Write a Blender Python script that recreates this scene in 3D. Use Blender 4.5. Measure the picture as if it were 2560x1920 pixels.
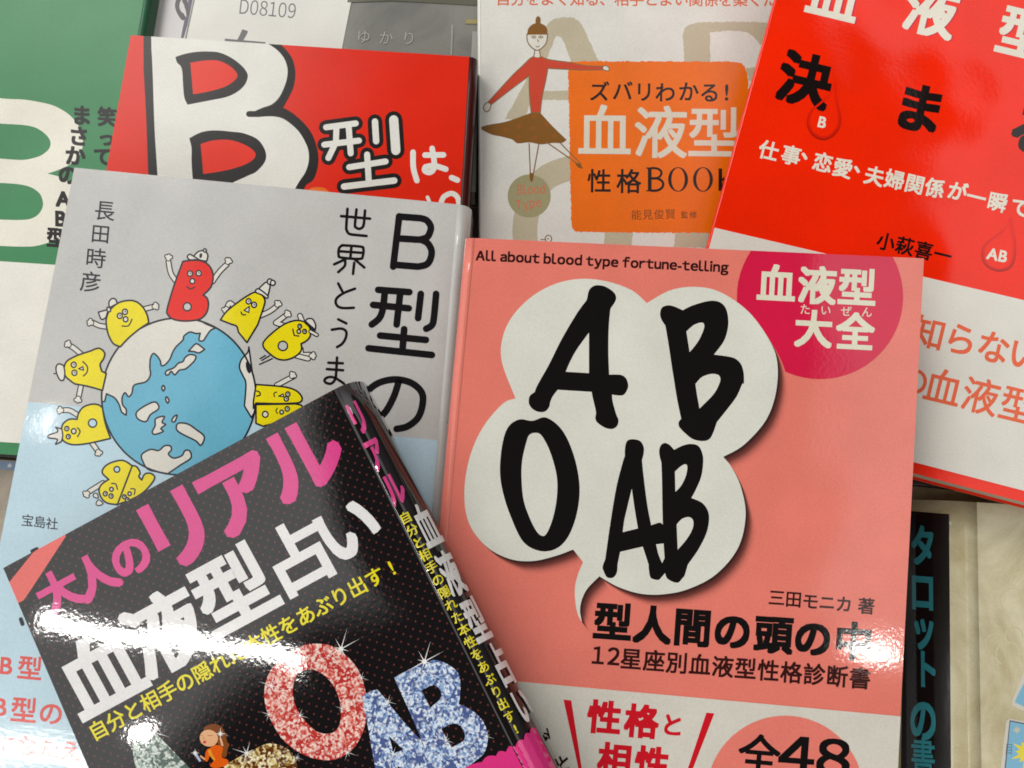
import bpy, math, random
from mathutils import Vector, Matrix
from mathutils.geometry import tessellate_polygon
from mathutils.bvhtree import BVHTree

random.seed(7)
sc = bpy.context.scene
for o in list(bpy.data.objects):
    bpy.data.objects.remove(o)
LINK = sc.collection.objects.link

# ------------------------------------------------------------------ camera
F = 2200.0                       # focal length in pixels of a 2560 x 1920 picture
PITCH = math.radians(9.0)
RC = Matrix.Rotation(PITCH, 3, 'X')
CAM = Vector((0, 0, .060)) + RC @ Vector((0, 0, .246))
cd = bpy.data.cameras.new("camera")
cd.sensor_width = 36.0
cd.lens = 36.0 * F / 2560.0
cd.clip_start = .005
cd.clip_end = 50
cam = bpy.data.objects.new("camera", cd)
cam.location = CAM
cam.rotation_euler = (PITCH, 0, 0)
LINK(cam)
sc.camera = cam

# ------------------------------------------------------------------ world (shop ceiling seen in the gloss)
CEIL, DARK = 1.22, .05
wd = bpy.data.worlds.new("World")
sc.world = wd
wd.use_nodes = True
nt = wd.node_tree
nt.nodes.clear()
N = nt.nodes.new
def lk(a, b): nt.links.new(a, b)
def mth(op, a, b=None, c=None):
    n = N("ShaderNodeMath"); n.operation = op
    for i, v in enumerate((a, b, c)):
        if v is None: continue
        if isinstance(v, (int, float)): n.inputs[i].default_value = v
        else: lk(v, n.inputs[i])
    return n.outputs[0]
tc = N("ShaderNodeTexCoord")
sp = N("ShaderNodeSeparateXYZ"); lk(tc.outputs["Generated"], sp.inputs[0])
zc = mth('MAXIMUM', sp.outputs[2], .05)
X = mth('DIVIDE', sp.outputs[0], zc)
Y = mth('DIVIDE', sp.outputs[1], zc)
def ell(cx, cy, rx, ry):
    a = mth('DIVIDE', mth('SUBTRACT', X, cx), rx)
    b = mth('DIVIDE', mth('SUBTRACT', Y, cy), ry)
    return mth('SQRT', mth('ADD', mth('MULTIPLY', a, a), mth('MULTIPLY', b, b)))
nz = N("ShaderNodeTexNoise"); nz.inputs["Scale"].default_value = 3.0
lk(tc.outputs["Generated"], nz.inputs["Vector"])
wob = mth('MULTIPLY', mth('SUBTRACT', nz.outputs[0], .5), .35)
# the person with the camera and the dark gap above: head, shoulders and arms against the bright ceiling
d1 = mth('MINIMUM', ell(-.045, .12, .325, .62), ell(-.10, -.55, .55, .48))
d1 = mth('ADD', d1, wob)
mr = N("ShaderNodeMapRange"); mr.interpolation_type = 'SMOOTHSTEP'
lk(d1, mr.inputs[0])
mr.inputs[1].default_value = .93; mr.inputs[2].default_value = 1.07
mr.inputs[3].default_value = DARK; mr.inputs[4].default_value = CEIL
up = N("ShaderNodeMapRange"); lk(sp.outputs[2], up.inputs[0])
up.inputs[1].default_value = -.1; up.inputs[2].default_value = .45
up.inputs[3].default_value = .25; up.inputs[4].default_value = 1.0
bg = N("ShaderNodeBackground")
bg.inputs[0].default_value = (1.0, .993, .98, 1)
sh = N("ShaderNodeMapRange"); sh.interpolation_type = 'SMOOTHSTEP'; lk(X, sh.inputs[0])
sh.inputs[1].default_value = .42; sh.inputs[2].default_value = .85; sh.inputs[3].default_value = 1.0; sh.inputs[4].default_value = .15   # right side darkened, added so the glossy black spine reflects dark
lk(mth('MULTIPLY', mth('MULTIPLY', mr.outputs[0], up.outputs[0]), sh.outputs[0]), bg.inputs[1])
wo = N("ShaderNodeOutputWorld"); lk(bg.outputs[0], wo.inputs[0])

# ------------------------------------------------------------------ ceiling lamps and one added soft light
def lamp(name, tx, ty, h, sx, sy, rot, watt, col=(1, .97, .92)):
    l = bpy.data.lights.new(name, 'AREA'); l.shape = 'RECTANGLE'
    l.size = sx; l.size_y = sy; l.energy = watt; l.color = col
    o = bpy.data.objects.new(name, l)
    p = Vector((tx * h, ty * h, h)); o.location = p
    z = p.normalized(); x = Vector((1, 0, 0)); x -= z * x.dot(z); x.normalize(); y = z.cross(x)
    q = Matrix((x, y, z)).transposed()
    o.rotation_euler = (q @ Matrix.Rotation(rot, 3, 'Z')).to_euler()
    LINK(o)
    return o
lamp("ceiling_tube", -.585, -.222, 2.2, .74, .036, math.radians(-8), 3.6)
lamp("ceiling_tube", .340, -.265, 2.2, .075, .045, math.radians(10), .58)
lamp("ceiling_spot", -.605, .16, 2.2, .022, .075, 0, .25)
lamp("ceiling_spot", -.62, -.335, 2.2, .035, .05, 0, .35)
lamp("added_soft_light", -.55, .75, 2.4, 1.2, .9, 0, 26.0)  # unseen area light, added for soft directional light from the upper left

sc.view_settings.view_transform = 'Standard'
sc.view_settings.look = 'None'
sc.view_settings.exposure = 0.17
sc.view_settings.gamma = 1.0
sc.cycles.use_denoising = True
sc.cycles.max_bounces = 6
sc.cycles.filter_width = 1.75

# ------------------------------------------------------------------ materials
GAIN = 1.0
def lin(c):
    r = []
    for v in c:
        v /= 255.0
        v = v / 12.92 if v <= .04045 else ((v + .055) / 1.055) ** 2.4
        r.append(min(.88, v * GAIN))
    return r
WAVE = {}          # per book: (fine bump, wave bump, roughness)
MATS = {}
def paint(name, rgb, root=None, rough=.12, fine=1.0, wave=1.0, spec=.5, kind=None, kw=None):
    key = (name, tuple(rgb), root.name if root else None, kind)
    if key in MATS: return MATS[key]
    m = bpy.data.materials.new(name); m.use_nodes = True
    t = m.node_tree; n = t.nodes; L = t.links.new
    p = n["Principled BSDF"]
    c = lin(rgb)
    p.inputs["Roughness"].default_value = rough
    p.inputs["Specular IOR Level"].default_value = spec
    co = n.new("ShaderNodeTexCoord")
    if root: co.object = root
    vec = co.outputs["Object"]
    a = n.new("ShaderNodeTexNoise"); a.inputs["Scale"].default_value = 55; a.inputs["Detail"].default_value = 5
    L(vec, a.inputs["Vector"])
    g = n.new("ShaderNodeTexNoise"); g.inputs["Scale"].default_value = 2200; g.inputs["Detail"].default_value = 2
    L(vec, g.inputs["Vector"])
    sm = n.new("ShaderNodeMath"); sm.operation = 'ADD'; L(a.outputs[0], sm.inputs[0]); L(g.outputs[0], sm.inputs[1])
    rmp = n.new("ShaderNodeMapRange"); L(sm.outputs[0], rmp.inputs[0])
    rmp.inputs[1].default_value = .6; rmp.inputs[2].default_value = 1.4
    rmp.inputs[3].default_value = .875; rmp.inputs[4].default_value = 1.095
    mul = n.new("ShaderNodeVectorMath"); mul.operation = 'SCALE'
    L(rmp.outputs[0], mul.inputs["Scale"])
    src = None
    if kind == 'dots':
        # two shifted grids of small red dots printed on the black cover
        mp = n.new("ShaderNodeMapping"); L(vec, mp.inputs[0]); mp.inputs["Scale"].default_value = (1/.0028, 1/.0028, 0)
        res = []
        for off in ((0, 0, 0), (.5, .5, 0)):
            ad = n.new("ShaderNodeVectorMath"); L(mp.outputs[0], ad.inputs[0]); ad.inputs[1].default_value = off
            fr = n.new("ShaderNodeVectorMath"); fr.operation = 'FRACTION'; L(ad.outputs[0], fr.inputs[0])
            ds = n.new("ShaderNodeVectorMath"); ds.operation = 'DISTANCE'; L(fr.outputs[0], ds.inputs[0]); ds.inputs[1].default_value = (.5, .5, 0)
            res.append(ds.outputs["Value"])
        mn = n.new("ShaderNodeMath"); mn.operation = 'MINIMUM'; L(res[0], mn.inputs[0]); L(res[1], mn.inputs[1])
        mrr = n.new("ShaderNodeMapRange"); L(mn.outputs[0], mrr.inputs[0])
        mrr.inputs[1].default_value = .06; mrr.inputs[2].default_value = .12; mrr.inputs[3].default_value = 1; mrr.inputs[4].default_value = 0
        mx = n.new("ShaderNodeMix"); mx.data_type = 'RGBA'; L(mrr.outputs[0], mx.inputs[0])
        mx.inputs[6].default_value = (*c, 1); mx.inputs[7].default_value = (*lin((96, 46, 42)), 1)
        src = mx.outputs[2]
    elif kind == 'gems':
        v2 = n.new("ShaderNodeTexVoronoi"); v2.inputs["Scale"].default_value = 1400; L(vec, v2.inputs["Vector"])
        v3 = n.new("ShaderNodeTexVoronoi"); v3.inputs["Scale"].default_value = 330; L(vec, v3.inputs["Vector"])
        s1 = n.new("ShaderNodeSeparateColor"); L(v2.outputs["Color"], s1.inputs[0])
        ml = n.new("ShaderNodeMath"); ml.operation = 'MULTIPLY_ADD'
        L(v3.outputs["Distance"], ml.inputs[0]); ml.inputs[1].default_value = .7
        s3 = n.new("ShaderNodeSeparateColor"); L(v3.outputs["Color"], s3.inputs[0])
        mb = n.new("ShaderNodeMath"); mb.operation = 'MULTIPLY_ADD'; L(s1.outputs[0], mb.inputs[0]); mb.inputs[1].default_value = .62
        mc = n.new("ShaderNodeMath"); mc.operation = 'MULTIPLY'; L(s3.outputs[1], mc.inputs[0]); mc.inputs[1].default_value = .30; L(mc.outputs[0], mb.inputs[2])
        L(mb.outputs[0], ml.inputs[2])
        cr = n.new("ShaderNodeValToRGB"); L(ml.outputs[0], cr.inputs[0])
        e = cr.color_ramp.elements
        e[0].position = .18; e[0].color = (*lin(kw[0]), 1)
        e[1].position = 1.0; e[1].color = (*lin(kw[0]), 1)
        for ps, ci in ((.30, 1), (.46, 2), (.56, 1), (.64, 0), (.72, 1), (.84, 2)):
            q = e.new(ps); q.color = (*lin(kw[ci]), 1)
        src = cr.outputs[0]
    elif kind == 'marble':
        nn = n.new("ShaderNodeTexNoise"); nn.inputs["Scale"].default_value = 38; nn.inputs["Detail"].default_value = 9; nn.inputs["Roughness"].default_value = .62
        nn.inputs["Distortion"].default_value = .8; L(vec, nn.inputs["Vector"])
        cr = n.new("ShaderNodeValToRGB"); L(nn.outputs[0], cr.inputs[0])
        e = cr.color_ramp.elements
        e[0].position = .30; e[0].color = (*lin(kw[0]), 1)
        e[1].position = .62; e[1].color = (*lin(kw[1]), 1)
        src = cr.outputs[0]
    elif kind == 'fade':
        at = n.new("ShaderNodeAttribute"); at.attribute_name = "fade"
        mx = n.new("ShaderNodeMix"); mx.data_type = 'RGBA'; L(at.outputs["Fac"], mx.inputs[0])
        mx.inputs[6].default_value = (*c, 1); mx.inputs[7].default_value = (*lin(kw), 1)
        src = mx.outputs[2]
    elif kind == 'pages':
        wv = n.new("ShaderNodeTexNoise"); mp = n.new("ShaderNodeMapping"); L(vec, mp.inputs[0])
        mp.inputs["Scale"].default_value = (8, 8, 6000); L(mp.outputs[0], wv.inputs["Vector"]); wv.inputs["Scale"].default_value = 1
        mx = n.new("ShaderNodeMix"); mx.data_type = 'RGBA'; L(wv.outputs[0], mx.inputs[0])
        mx.inputs[6].default_value = (*[v * .55 for v in c], 1); mx.inputs[7].default_value = (*c, 1)
        src = mx.outputs[2]
    if src: L(src, mul.inputs[0])
    else: mul.inputs[0].default_value = c
    L(mul.outputs[0], p.inputs["Base Color"])
    # laminate: fine orange peel plus the slow wave of a paper cover
    if fine or wave:
        b1 = n.new("ShaderNodeTexNoise"); b1.inputs["Scale"].default_value = 900; b1.inputs["Detail"].default_value = 2; L(vec, b1.inputs["Vector"])
        b2 = n.new("ShaderNodeTexNoise"); b2.inputs["Scale"].default_value = 17; b2.inputs["Detail"].default_value = 1.5; L(vec, b2.inputs["Vector"])
        u1 = n.new("ShaderNodeBump"); u1.inputs["Strength"].default_value = 1; u1.inputs["Distance"].default_value = .0000125 * fine
        u2 = n.new("ShaderNodeBump"); u2.inputs["Strength"].default_value = 1; u2.inputs["Distance"].default_value = .0011 * wave
        L(b1.outputs[0], u1.inputs["Height"]); L(b2.outputs[0], u2.inputs["Height"])
        L(u2.outputs[0], u1.inputs["Normal"]); L(u1.outputs[0], p.inputs["Normal"])
    MATS[key] = m
    return m

# ------------------------------------------------------------------ drawing helpers: points are read off the covers in photo pixels
TILE = 3.45625
def pts(s):
    out, mode = [], 'p'
    for t in s.split():
        if t[0] == '@': mode = t[1:]; continue
        c = t.endswith('!')
        x, y = map(float, t.rstrip('!').split(','))
        if mode == 'f': x *= 1.15732; y *= 1.15732
        elif mode != 'p': x = int(mode[0]) * 640 + x / TILE; y = int(mode[1]) * 480 + y / TILE
        out.append((x, y, c))
    return out
def crom(p, closed, n=6):
    m = len(p)
    if m < 3: return [(a[0], a[1]) for a in p]
    out = []
    for i in range(m if closed else m - 1):
        p1, p2 = p[i], p[(i + 1) % m]
        p0 = p[i - 1] if (closed or i > 0) else p1
        p3 = p[(i + 2) % m] if (closed or i + 2 < m) else p2
        if p1[2]: p0 = p1
        if p2[2]: p3 = p2
        for k in range(n):
            t = k / n
            q = []
            for d in (0, 1):
                a, b, c, e = p0[d], p1[d], p2[d], p3[d]
                q.append(.5 * (2 * b + (c - a) * t + (2 * a - 5 * b + 4 * c - e) * t * t + (3 * b - a - 3 * c + e) * t ** 3))
            out.append(tuple(q))
    if not closed: out.append((p[-1][0], p[-1][1]))
    return out
def ellipse(cx, cy, rx, ry, rot=0, n=28):
    c, s = math.cos(math.radians(rot)), math.sin(math.radians(rot))
    return [(cx + rx * math.cos(a) * c - ry * math.sin(a) * s, cy + rx * math.cos(a) * s + ry * math.sin(a) * c) for a in [2 * math.pi * i / n for i in range(n)]]
GL = {}
def glyph(ch, w):
    k = (ch, round(w, 3))
    if k not in GL:
        c = bpy.data.curves.new("lettering", 'FONT'); c.body = ch; c.size = 1; c.offset = w; c.resolution_u = 4
        o = bpy.data.objects.new("lettering", c)
        m = bpy.data.meshes.new_from_object(o)
        GL[k] = ([(v.co.x, v.co.y) for v in m.vertices], [tuple(f.vertices) for f in m.polygons])
        bpy.data.objects.remove(o); bpy.data.curves.remove(c); bpy.data.meshes.remove(m)
    return GL[k]

def clip_poly(poly, quad):
    for i in range(4):
        a, b = quad[i], quad[(i + 1) % 4]
        out = []
        for j in range(len(poly)):
            p, q = poly[j], poly[(j + 1) % len(poly)]
            dp = (b[0] - a[0]) * (p[1] - a[1]) - (b[1] - a[1]) * (p[0] - a[0])
            dq = (b[0] - a[0]) * (q[1] - a[1]) - (b[1] - a[1]) * (q[0] - a[0])
            if dp >= 0: out.append(p)
            if (dp >= 0) != (dq >= 0):
                t = dp / (dp - dq); out.append((p[0] + (q[0] - p[0]) * t, p[1] + (q[1] - p[1]) * t))
        poly = out
        if len(poly) < 3: return []
    return poly

def mesh_object(name, verts, faces, mats, idx, parent, smooth=False, fade=None):
    me = bpy.data.meshes.new(name)
    me.from_pydata([tuple(v) for v in verts], [], faces)
    for m in mats: me.materials.append(m)
    if idx: me.polygons.foreach_set("material_index", idx)
    if smooth: me.polygons.foreach_set("use_smooth", [True] * len(faces))
    if fade:
        a = me.attributes.new("fade", 'FLOAT', 'POINT'); a.data.foreach_set("value", fade)
    me.update()
    o = bpy.data.objects.new(name, me); LINK(o)
    o.parent = parent
    return o

class Book:
    """A paperback from the four corners of its top cover; local x along the top edge, z up through the cover."""
    def __init__(s, name, label, cat, group, ref, z, ta, tb, quad, t, spine=None, side='right', cover=(200, 200, 200), spine_rgb=None, back_rgb=None,
                 rough=.12, fine=1, wave=1, spec=.5, kind=None, kw=None, inset=(.0008, .0008, .0008, .0008), page_rgb=(215, 205, 180), edge_rgb=(225, 220, 205)):
        s.gloss = dict(rough=rough, fine=fine, wave=wave, spec=spec)
        n = Vector((-math.tan(math.radians(tb)), -math.tan(math.radians(ta)), 1)).normalized()
        d = RC @ Vector(((ref[0] - 1280) / F, -(ref[1] - 960) / F, -1))
        s.p0 = CAM + d * ((z - CAM.z) / d.z); s.n = n
        w = [s.at(q) for q in quad]              # TL TR BR BL
        ex = (w[1] - w[0]); ex -= n * ex.dot(n); ex.normalize(); ey = n.cross(ex)
        cen = sum(w, Vector()) / 4 - n * t
        M = Matrix((ex, ey, n)).transposed()
        s.root = bpy.data.objects.new(name, None); s.root.empty_display_size = .02; LINK(s.root)
        s.root.location = cen; s.root.rotation_euler = M.to_euler()
        s.M = Matrix.Translation(cen) @ M.to_4x4(); s.Mi = s.M.inverted()
        s.root['label'] = label; s.root['category'] = cat
        if group: s.root['group'] = group
        s.t = t; s.k = 0; s.kb = 0
        q = [s.Mi @ v for v in w]; s.q = [(v.x, v.y) for v in q]
        TL, TR, BR, BL = s.q
        s.mat = paint("printed cover", cover, s.root, kind=kind, kw=kw, **s.gloss)
        edge = paint("paper edge", edge_rgb, s.root, rough=.6, fine=0, wave=0, spec=.2)
        pg = paint("book pages", page_rgb, s.root, rough=.8, fine=0, wave=0, spec=.1, kind='pages')
        smat = paint("printed spine", spine_rgb, s.root, **s.gloss) if spine_rgb else s.mat
        # flat part of the cover ends where the spine profile starts
        th = .00035
        fl = [Vector(p) for p in s.q]
        prof = spine or [(0, 0), (0, -t)]
        sg = 1 if side == 'right' else -1
        a, b = (1, 2) if side == 'right' else (0, 3)
        hx = Vector((sg, 0))
        fl[a] = Vector(s.q[a]) + hx * prof[0][0]; fl[b] = Vector(s.q[b]) + hx * prof[0][0]
        s.flat = [(p.x, p.y) for p in fl]
        s.clip = [s.flat[3], s.flat[2], s.flat[1], s.flat[0]]  # counter-clockwise
        s.front = s.slab("front_cover", s.flat, t - th, t, [s.mat, edge])
        bk = paint("printed back cover", back_rgb or cover, s.root, **s.gloss)
        back = [Vector(p) for p in s.q]; back[a] += hx * prof[-1][0]; back[b] += hx * prof[-1][0]
        back = [Vector((p.x, p.y)) for p in back]
        for i, (sx, sy) in enumerate(((1, -1), (-1, -1), (-1, 1), (1, 1))):
            back[i] += Vector((sx * max(0, (inset[0] if sx > 0 else inset[1]) - .0008), 0))
        s.slab("back_cover", [(p.x, p.y) for p in back], 0, th, [bk, edge])
        V, Fc = [], []
        m = 14
        pr = prof
        for i in range(m + 1):
            f = i / m
            base = Vector(s.q[a]).lerp(Vector(s.q[b]), f)
            for dx, dz in pr: V.append((base.x + sg * dx, base.y, t + dz))
        c = len(pr)
        for i in range(m):
            for j in range(c - 1):
                A = i * c + j; f4 = (A, A + c, A + c + 1, A + 1)
                Fc.append(f4 if side == 'right' else f4[::-1])
        s.spine = mesh_object("spine", V, Fc, [smat], None, s.root, smooth=True)
        md = s.spine.modifiers.new("thickness", 'SOLIDIFY'); md.thickness = th; md.offset = -1
        s.bvh = BVHTree.FromPolygons([s.M @ Vector(v) for v in V], Fc)
        # page block
        L0, R0, T0, B0 = inset
        pq = [Vector(p) for p in s.q]
        sp_in = .0012 - min(0, min(p[0] for p in prof[:1])) 
        dl = L0 if side == 'right' else sp_in
        dr = sp_in if side == 'right' else R0
        pq = [pq[0] + Vector((dl, -T0)), pq[1] + Vector((-dr, -T0)), pq[2] + Vector((-dr, B0)), pq[3] + Vector((dl, B0))]
        s.slab("page_block", [(p.x, p.y) for p in pq], th + .00005, t - th - .00005, [pg, pg])
    def at(s, p, up=0.0):
        d = RC @ Vector(((p[0] - 1280) / F, -(p[1] - 960) / F, -1))
        return CAM + d * (s.n.dot(s.p0 + s.n * up - CAM) / s.n.dot(d))
    def loc(s, p, up=0.0):
        v = s.Mi @ s.at(p, up); return (v.x, v.y)
    def slab(s, name, poly, z0, z1, mats, parent=None):
        n = len(poly)
        tri = tessellate_polygon([[Vector((x, y, 0)) for x, y in poly]])
        # keep the winding upward
        V = [(x, y, z1) for x, y in poly] + [(x, y, z0) for x, y in poly]
        Fc, idx = [], []
        for a, b, c in tri:
            A, B, C = (Vector(poly[i]) for i in (a, b, c))
            if (B - A).cross(C - A) < 0: a, c = c, a
            Fc.append((a, b, c)); idx.append(0); Fc.append((c + n, b + n, a + n)); idx.append(0)
        area = sum(poly[i][0] * poly[(i + 1) % n][1] - poly[(i + 1) % n][0] * poly[i][1] for i in range(n))
        for i in range(n):
            j = (i + 1) % n
            f4 = (i, i + n, j + n, j)
            Fc.append(f4 if area > 0 else f4[::-1]); idx.append(1)
        return mesh_object(name, V, Fc, mats, idx, parent or s.root)
    def band(s, poly_px, rgb, name="paper_band", up=.00018, edge=(225, 215, 195), **g):
        gl = dict(s.gloss); gl.update(g)
        m = paint("printed paper band", rgb, s.root, **gl)
        tri_poly = clip_poly([s.loc(p) for p in poly_px], s.clip)
        o = s.slab(name, tri_poly, s.t + .00001, s.t + up, [m, paint("band edge", edge, s.root, rough=.5, fine=0, wave=0)])
        s.kb = max(s.kb, int(up / 5e-7) + 8)
        return o
    def ink(s, rgb, kind=None, kw=None, **g):
        gl = dict(s.gloss); gl.update(g)
        return paint("printed ink " + (kind or "flat"), rgb, s.root, kind=kind, kw=kw, **gl)

class Art:
    """One printed element: flat shapes lying on the cover (or the spine) of a book."""
    def __init__(s, book, name, parent=None, spine=False):
        s.b, s.name, s.par, s.sp = book, name, parent or (book.spine if spine else book.front), spine
        s.V, s.F, s.I, s.m, s.fd = [], [], [], [], []
        book.k = book.kb
    def tris(s, p2, faces, mat, fade=None, newlayer=True):
        b = s.b
        if newlayer: b.k += 1
        up = 2e-5 + b.k * 5e-7
        if mat not in s.m: s.m.append(mat)
        mi = s.m.index(mat)
        if s.sp:
            p2 = [tuple(p) for p in p2]; fs = []
            st = [tuple(f[:3]) for f in faces] + [(f[0], f[2], f[3]) for f in faces if len(f) == 4]
            md = {}
            while st:
                f = st.pop()
                e = [(math.dist(p2[f[i]], p2[f[(i + 1) % 3]]), i) for i in range(3)]
                L_, i = max(e)
                if L_ < 7 or len(fs) > 60000: fs.append(f); continue
                A, B, C = f[i], f[(i + 1) % 3], f[(i + 2) % 3]
                kk = (min(A, B), max(A, B))
                if kk not in md: md[kk] = len(p2); p2.append(((p2[A][0] + p2[B][0]) / 2, (p2[A][1] + p2[B][1]) / 2))
                st += [(A, md[kk], C), (md[kk], B, C)]
            faces = fs
            vs = []
            for p in p2:
                d = (RC @ Vector(((p[0] - 1280) / F, -(p[1] - 960) / F, -1))).normalized()
                h = b.bvh.ray_cast(CAM, d)
                vs.append(None if h[0] is None else b.Mi @ (h[0] + (h[1] if h[1].dot(d) < 0 else -h[1]) * (2.2e-4 + b.k * 1e-6)))
            mp = {}
            for f in faces:
                if any(vs[i] is None for i in f): continue
                ids = []
                for i in f:
                    if i not in mp: mp[i] = len(s.V); s.V.append(vs[i]); s.fd.append(0)
                    ids.append(mp[i])
                s.F.append(tuple(ids)); s.I.append(mi)
            return s
        l2 = [b.loc(p, up) for p in p2]
        z = b.t + up
        q = b.clip
        def inside(p):
            for i in range(4):
                a, c = q[i], q[(i + 1) % 4]
                if (c[0] - a[0]) * (p[1] - a[1]) - (c[1] - a[1]) * (p[0] - a[0]) < 0: return False
            return True
        ins = [inside(p) for p in l2]
        mp = {}
        for f in faces:
            if all(ins[i] for i in f):
                ids = []
                for i in f:
                    if i not in mp: mp[i] = len(s.V); s.V.append((l2[i][0], l2[i][1], z)); s.fd.append(fade[i] if fade else 0)
                    ids.append(mp[i])
                P = [l2[i] for i in f]
                ar = (P[1][0] - P[0][0]) * (P[2][1] - P[0][1]) - (P[1][1] - P[0][1]) * (P[2][0] - P[0][0])
                s.F.append(tuple(ids) if ar > 0 else tuple(ids[::-1])); s.I.append(mi)
            else:
                P = [l2[i] for i in f]
                ar = sum(P[i][0] * P[(i + 1) % len(P)][1] - P[(i + 1) % len(P)][0] * P[i][1] for i in range(len(P)))
                if ar < 0: P = P[::-1]
                c = clip_poly(P, q)
                if len(c) >= 3:
                    k = len(s.V); s.V += [(x, y, z) for x, y in c]; s.fd += [0] * len(c)
                    s.F.append(tuple(range(k, k + len(c)))); s.I.append(mi)
        return s
    def fill(s, poly, mat, holes=(), smooth=False):
        rings = []
        for r in [poly] + list(holes):
            if isinstance(r, str): r = pts(r)
            if smooth and len(r[0]) == 3: r = crom(r, True)
            rings.append([(a[0], a[1]) for a in r])
        flat = [p for r in rings for p in r]
        tr = tessellate_polygon([[Vector((x, y, 0)) for x, y in r] for r in rings])
        return s.tris(flat, [tuple(t) for t in tr], mat)
    def line(s, path, w, mat, smooth=False, closed=False, cap=True):
        p = pts(path) if isinstance(path, str) else [(a[0], a[1], False) for a in path]
        if smooth: p = crom(p, closed, 5)
        else: p = [(a[0], a[1]) for a in p]
        # split at sharp turns so that a ribbon never folds over itself
        runs, cur = [], [p[0]]
        for i in range(1, len(p)):
            if math.hypot(p[i][0] - cur[-1][0], p[i][1] - cur[-1][1]) < .3: continue
            if len(cur) > 1:
                a1 = math.atan2(cur[-1][1] - cur[-2][1], cur[-1][0] - cur[-2][0]); a2 = math.atan2(p[i][1] - cur[-1][1], p[i][0] - cur[-1][0])
                if abs((a2 - a1 + math.pi) % (2 * math.pi) - math.pi) > .7: runs.append(cur); cur = [cur[-1]]
            cur.append(p[i])
        runs.append(cur)
        for r in runs:
            n = len(r)
            if n < 2: continue
            L, R = [], []
            for i in range(n):
                a = r[max(0, i - 1)]; c = r[min(n - 1, i + 1)]
                if closed and len(runs) == 1:
                    a = r[i - 1] if i else r[-2 if r[0] == r[-1] else -1]; c = r[(i + 1) % n]
                dx, dy = c[0] - a[0], c[1] - a[1]; h = math.hypot(dx, dy) or 1
                nx, ny = -dy / h * w / 2, dx / h * w / 2
                L.append((r[i][0] + nx, r[i][1] + ny)); R.append((r[i][0] - nx, r[i][1] - ny))
            V = L + R; Fc = []
            for i in range(n - 1): Fc.append((i, i + 1, n + i + 1)); Fc.append((i, n + i + 1, n + i))
            if closed and len(runs) == 1: Fc.append((n - 1, 0, n)); Fc.append((n - 1, n, 2 * n - 1))
            elif cap:
                for e, o in ((0, 1), (n - 1, n - 2)):
                    cx, cy = r[e]; a0 = math.atan2(cy - r[o][1], cx - r[o][0])
                    k = len(V); V += [(cx + w / 2 * math.cos(a0 + t), cy + w / 2 * math.sin(a0 + t)) for t in [math.pi * (j / 6 - .5) for j in range(7)]]
                    for j in range(1, 6): Fc.append((k, k + j, k + j + 1))
            s.tris(V, Fc, mat)
        return s
    def shape(s, poly, mat, outline=None, w=4, smooth=True):
        """filled shape with a drawn outline"""
        r = pts(poly) if isinstance(poly, str) else poly
        if len(r[0]) == 3: r = crom(r, True, 5) if smooth else [(a[0], a[1]) for a in r]
        s.fill(r, mat)
        if outline: s.line(list(r) + [r[0]], w, outline, closed=False)
        return s
    def text(s, st, c0, c1, em, rot, mat, w=.02, sx=1.0, sh=0.0, vx=None, shift=None):
        n = len(st); first = True
        if w > 0 and shift is None:
            for qx, qy in ((1, 1), (-1, 1), (-1, -1), (1, -1), (1, 0), (-1, 0), (0, 1), (0, -1), (1, .5), (1, -.5), (-1, .5), (-1, -.5), (.5, 1), (-.5, 1), (.5, -1), (-.5, -1))[:16 if em > 150 else 8 if w > .015 else 4]:
                s.text(st, c0, c1, em, rot, mat, w, sx, sh, vx, shift=(w * .88 * qx, w * .88 * qy))
            return s
        if shift is None: shift = (0, 0)
        c, sn = math.cos(math.radians(rot)), math.sin(math.radians(rot))
        for i, ch in enumerate(st):
            if ch in ' \u3000': continue
            f = i / (n - 1) if n > 1 else 0
            cx, cy = c0[0] + (c1[0] - c0[0]) * f, c0[1] + (c1[1] - c0[1]) * f
            V, Fc = glyph(ch, min(0.0, w))
            if ord(ch) < 256:
                mx = (max(v[0] for v in V) + min(v[0] for v in V)) / 2; my = .36
            elif ch == '、' and n == 1: mx, my = .22, .04
            else: mx, my = .5, .38
            P = []
            for x, y in V:
                gx, gy = (x - mx + shift[0]) * em * sx, -(y - my + shift[1]) * em
                gx += -gy * sh
                if vx: P.append((cx + vx[0][0] * gx + vx[1][0] * gy, cy + vx[0][1] * gx + vx[1][1] * gy))
                else: P.append((cx + gx * c - gy * sn, cy + gx * sn + gy * c))
            s.tris(P, Fc, mat, newlayer=first); first = False
        return s
    def latin(s, st, p0, p1, em, mat, w=.0, sh=0.0, gap=.12, shift=None):
        # plain sans letters set one by one between two baseline points
        if w > 0 and shift is None:
            for qx, qy in ((1, 1), (-1, 1), (-1, -1), (1, -1)):
                s.latin(st, p0, p1, em, mat, w, sh, gap, shift=(w * em * qx, w * em * qy))
            return s
        if shift is None: shift = (0, 0)
        x = 0; items = []
        for ch in st:
            if ch == ' ': x += .27; continue
            V, Fc = glyph('-' if ch == '-' else chr(ord(ch) + 0xFEE0), min(0.0, w))
            a, b = min(v[0] for v in V), max(v[0] for v in V)
            items.append((x - a, V, Fc)); x += b - a + gap
        x -= gap
        L = math.hypot(p1[0] - p0[0], p1[1] - p0[1]); c, sn = (p1[0] - p0[0]) / L, (p1[1] - p0[1]) / L
        k = L / x
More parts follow.
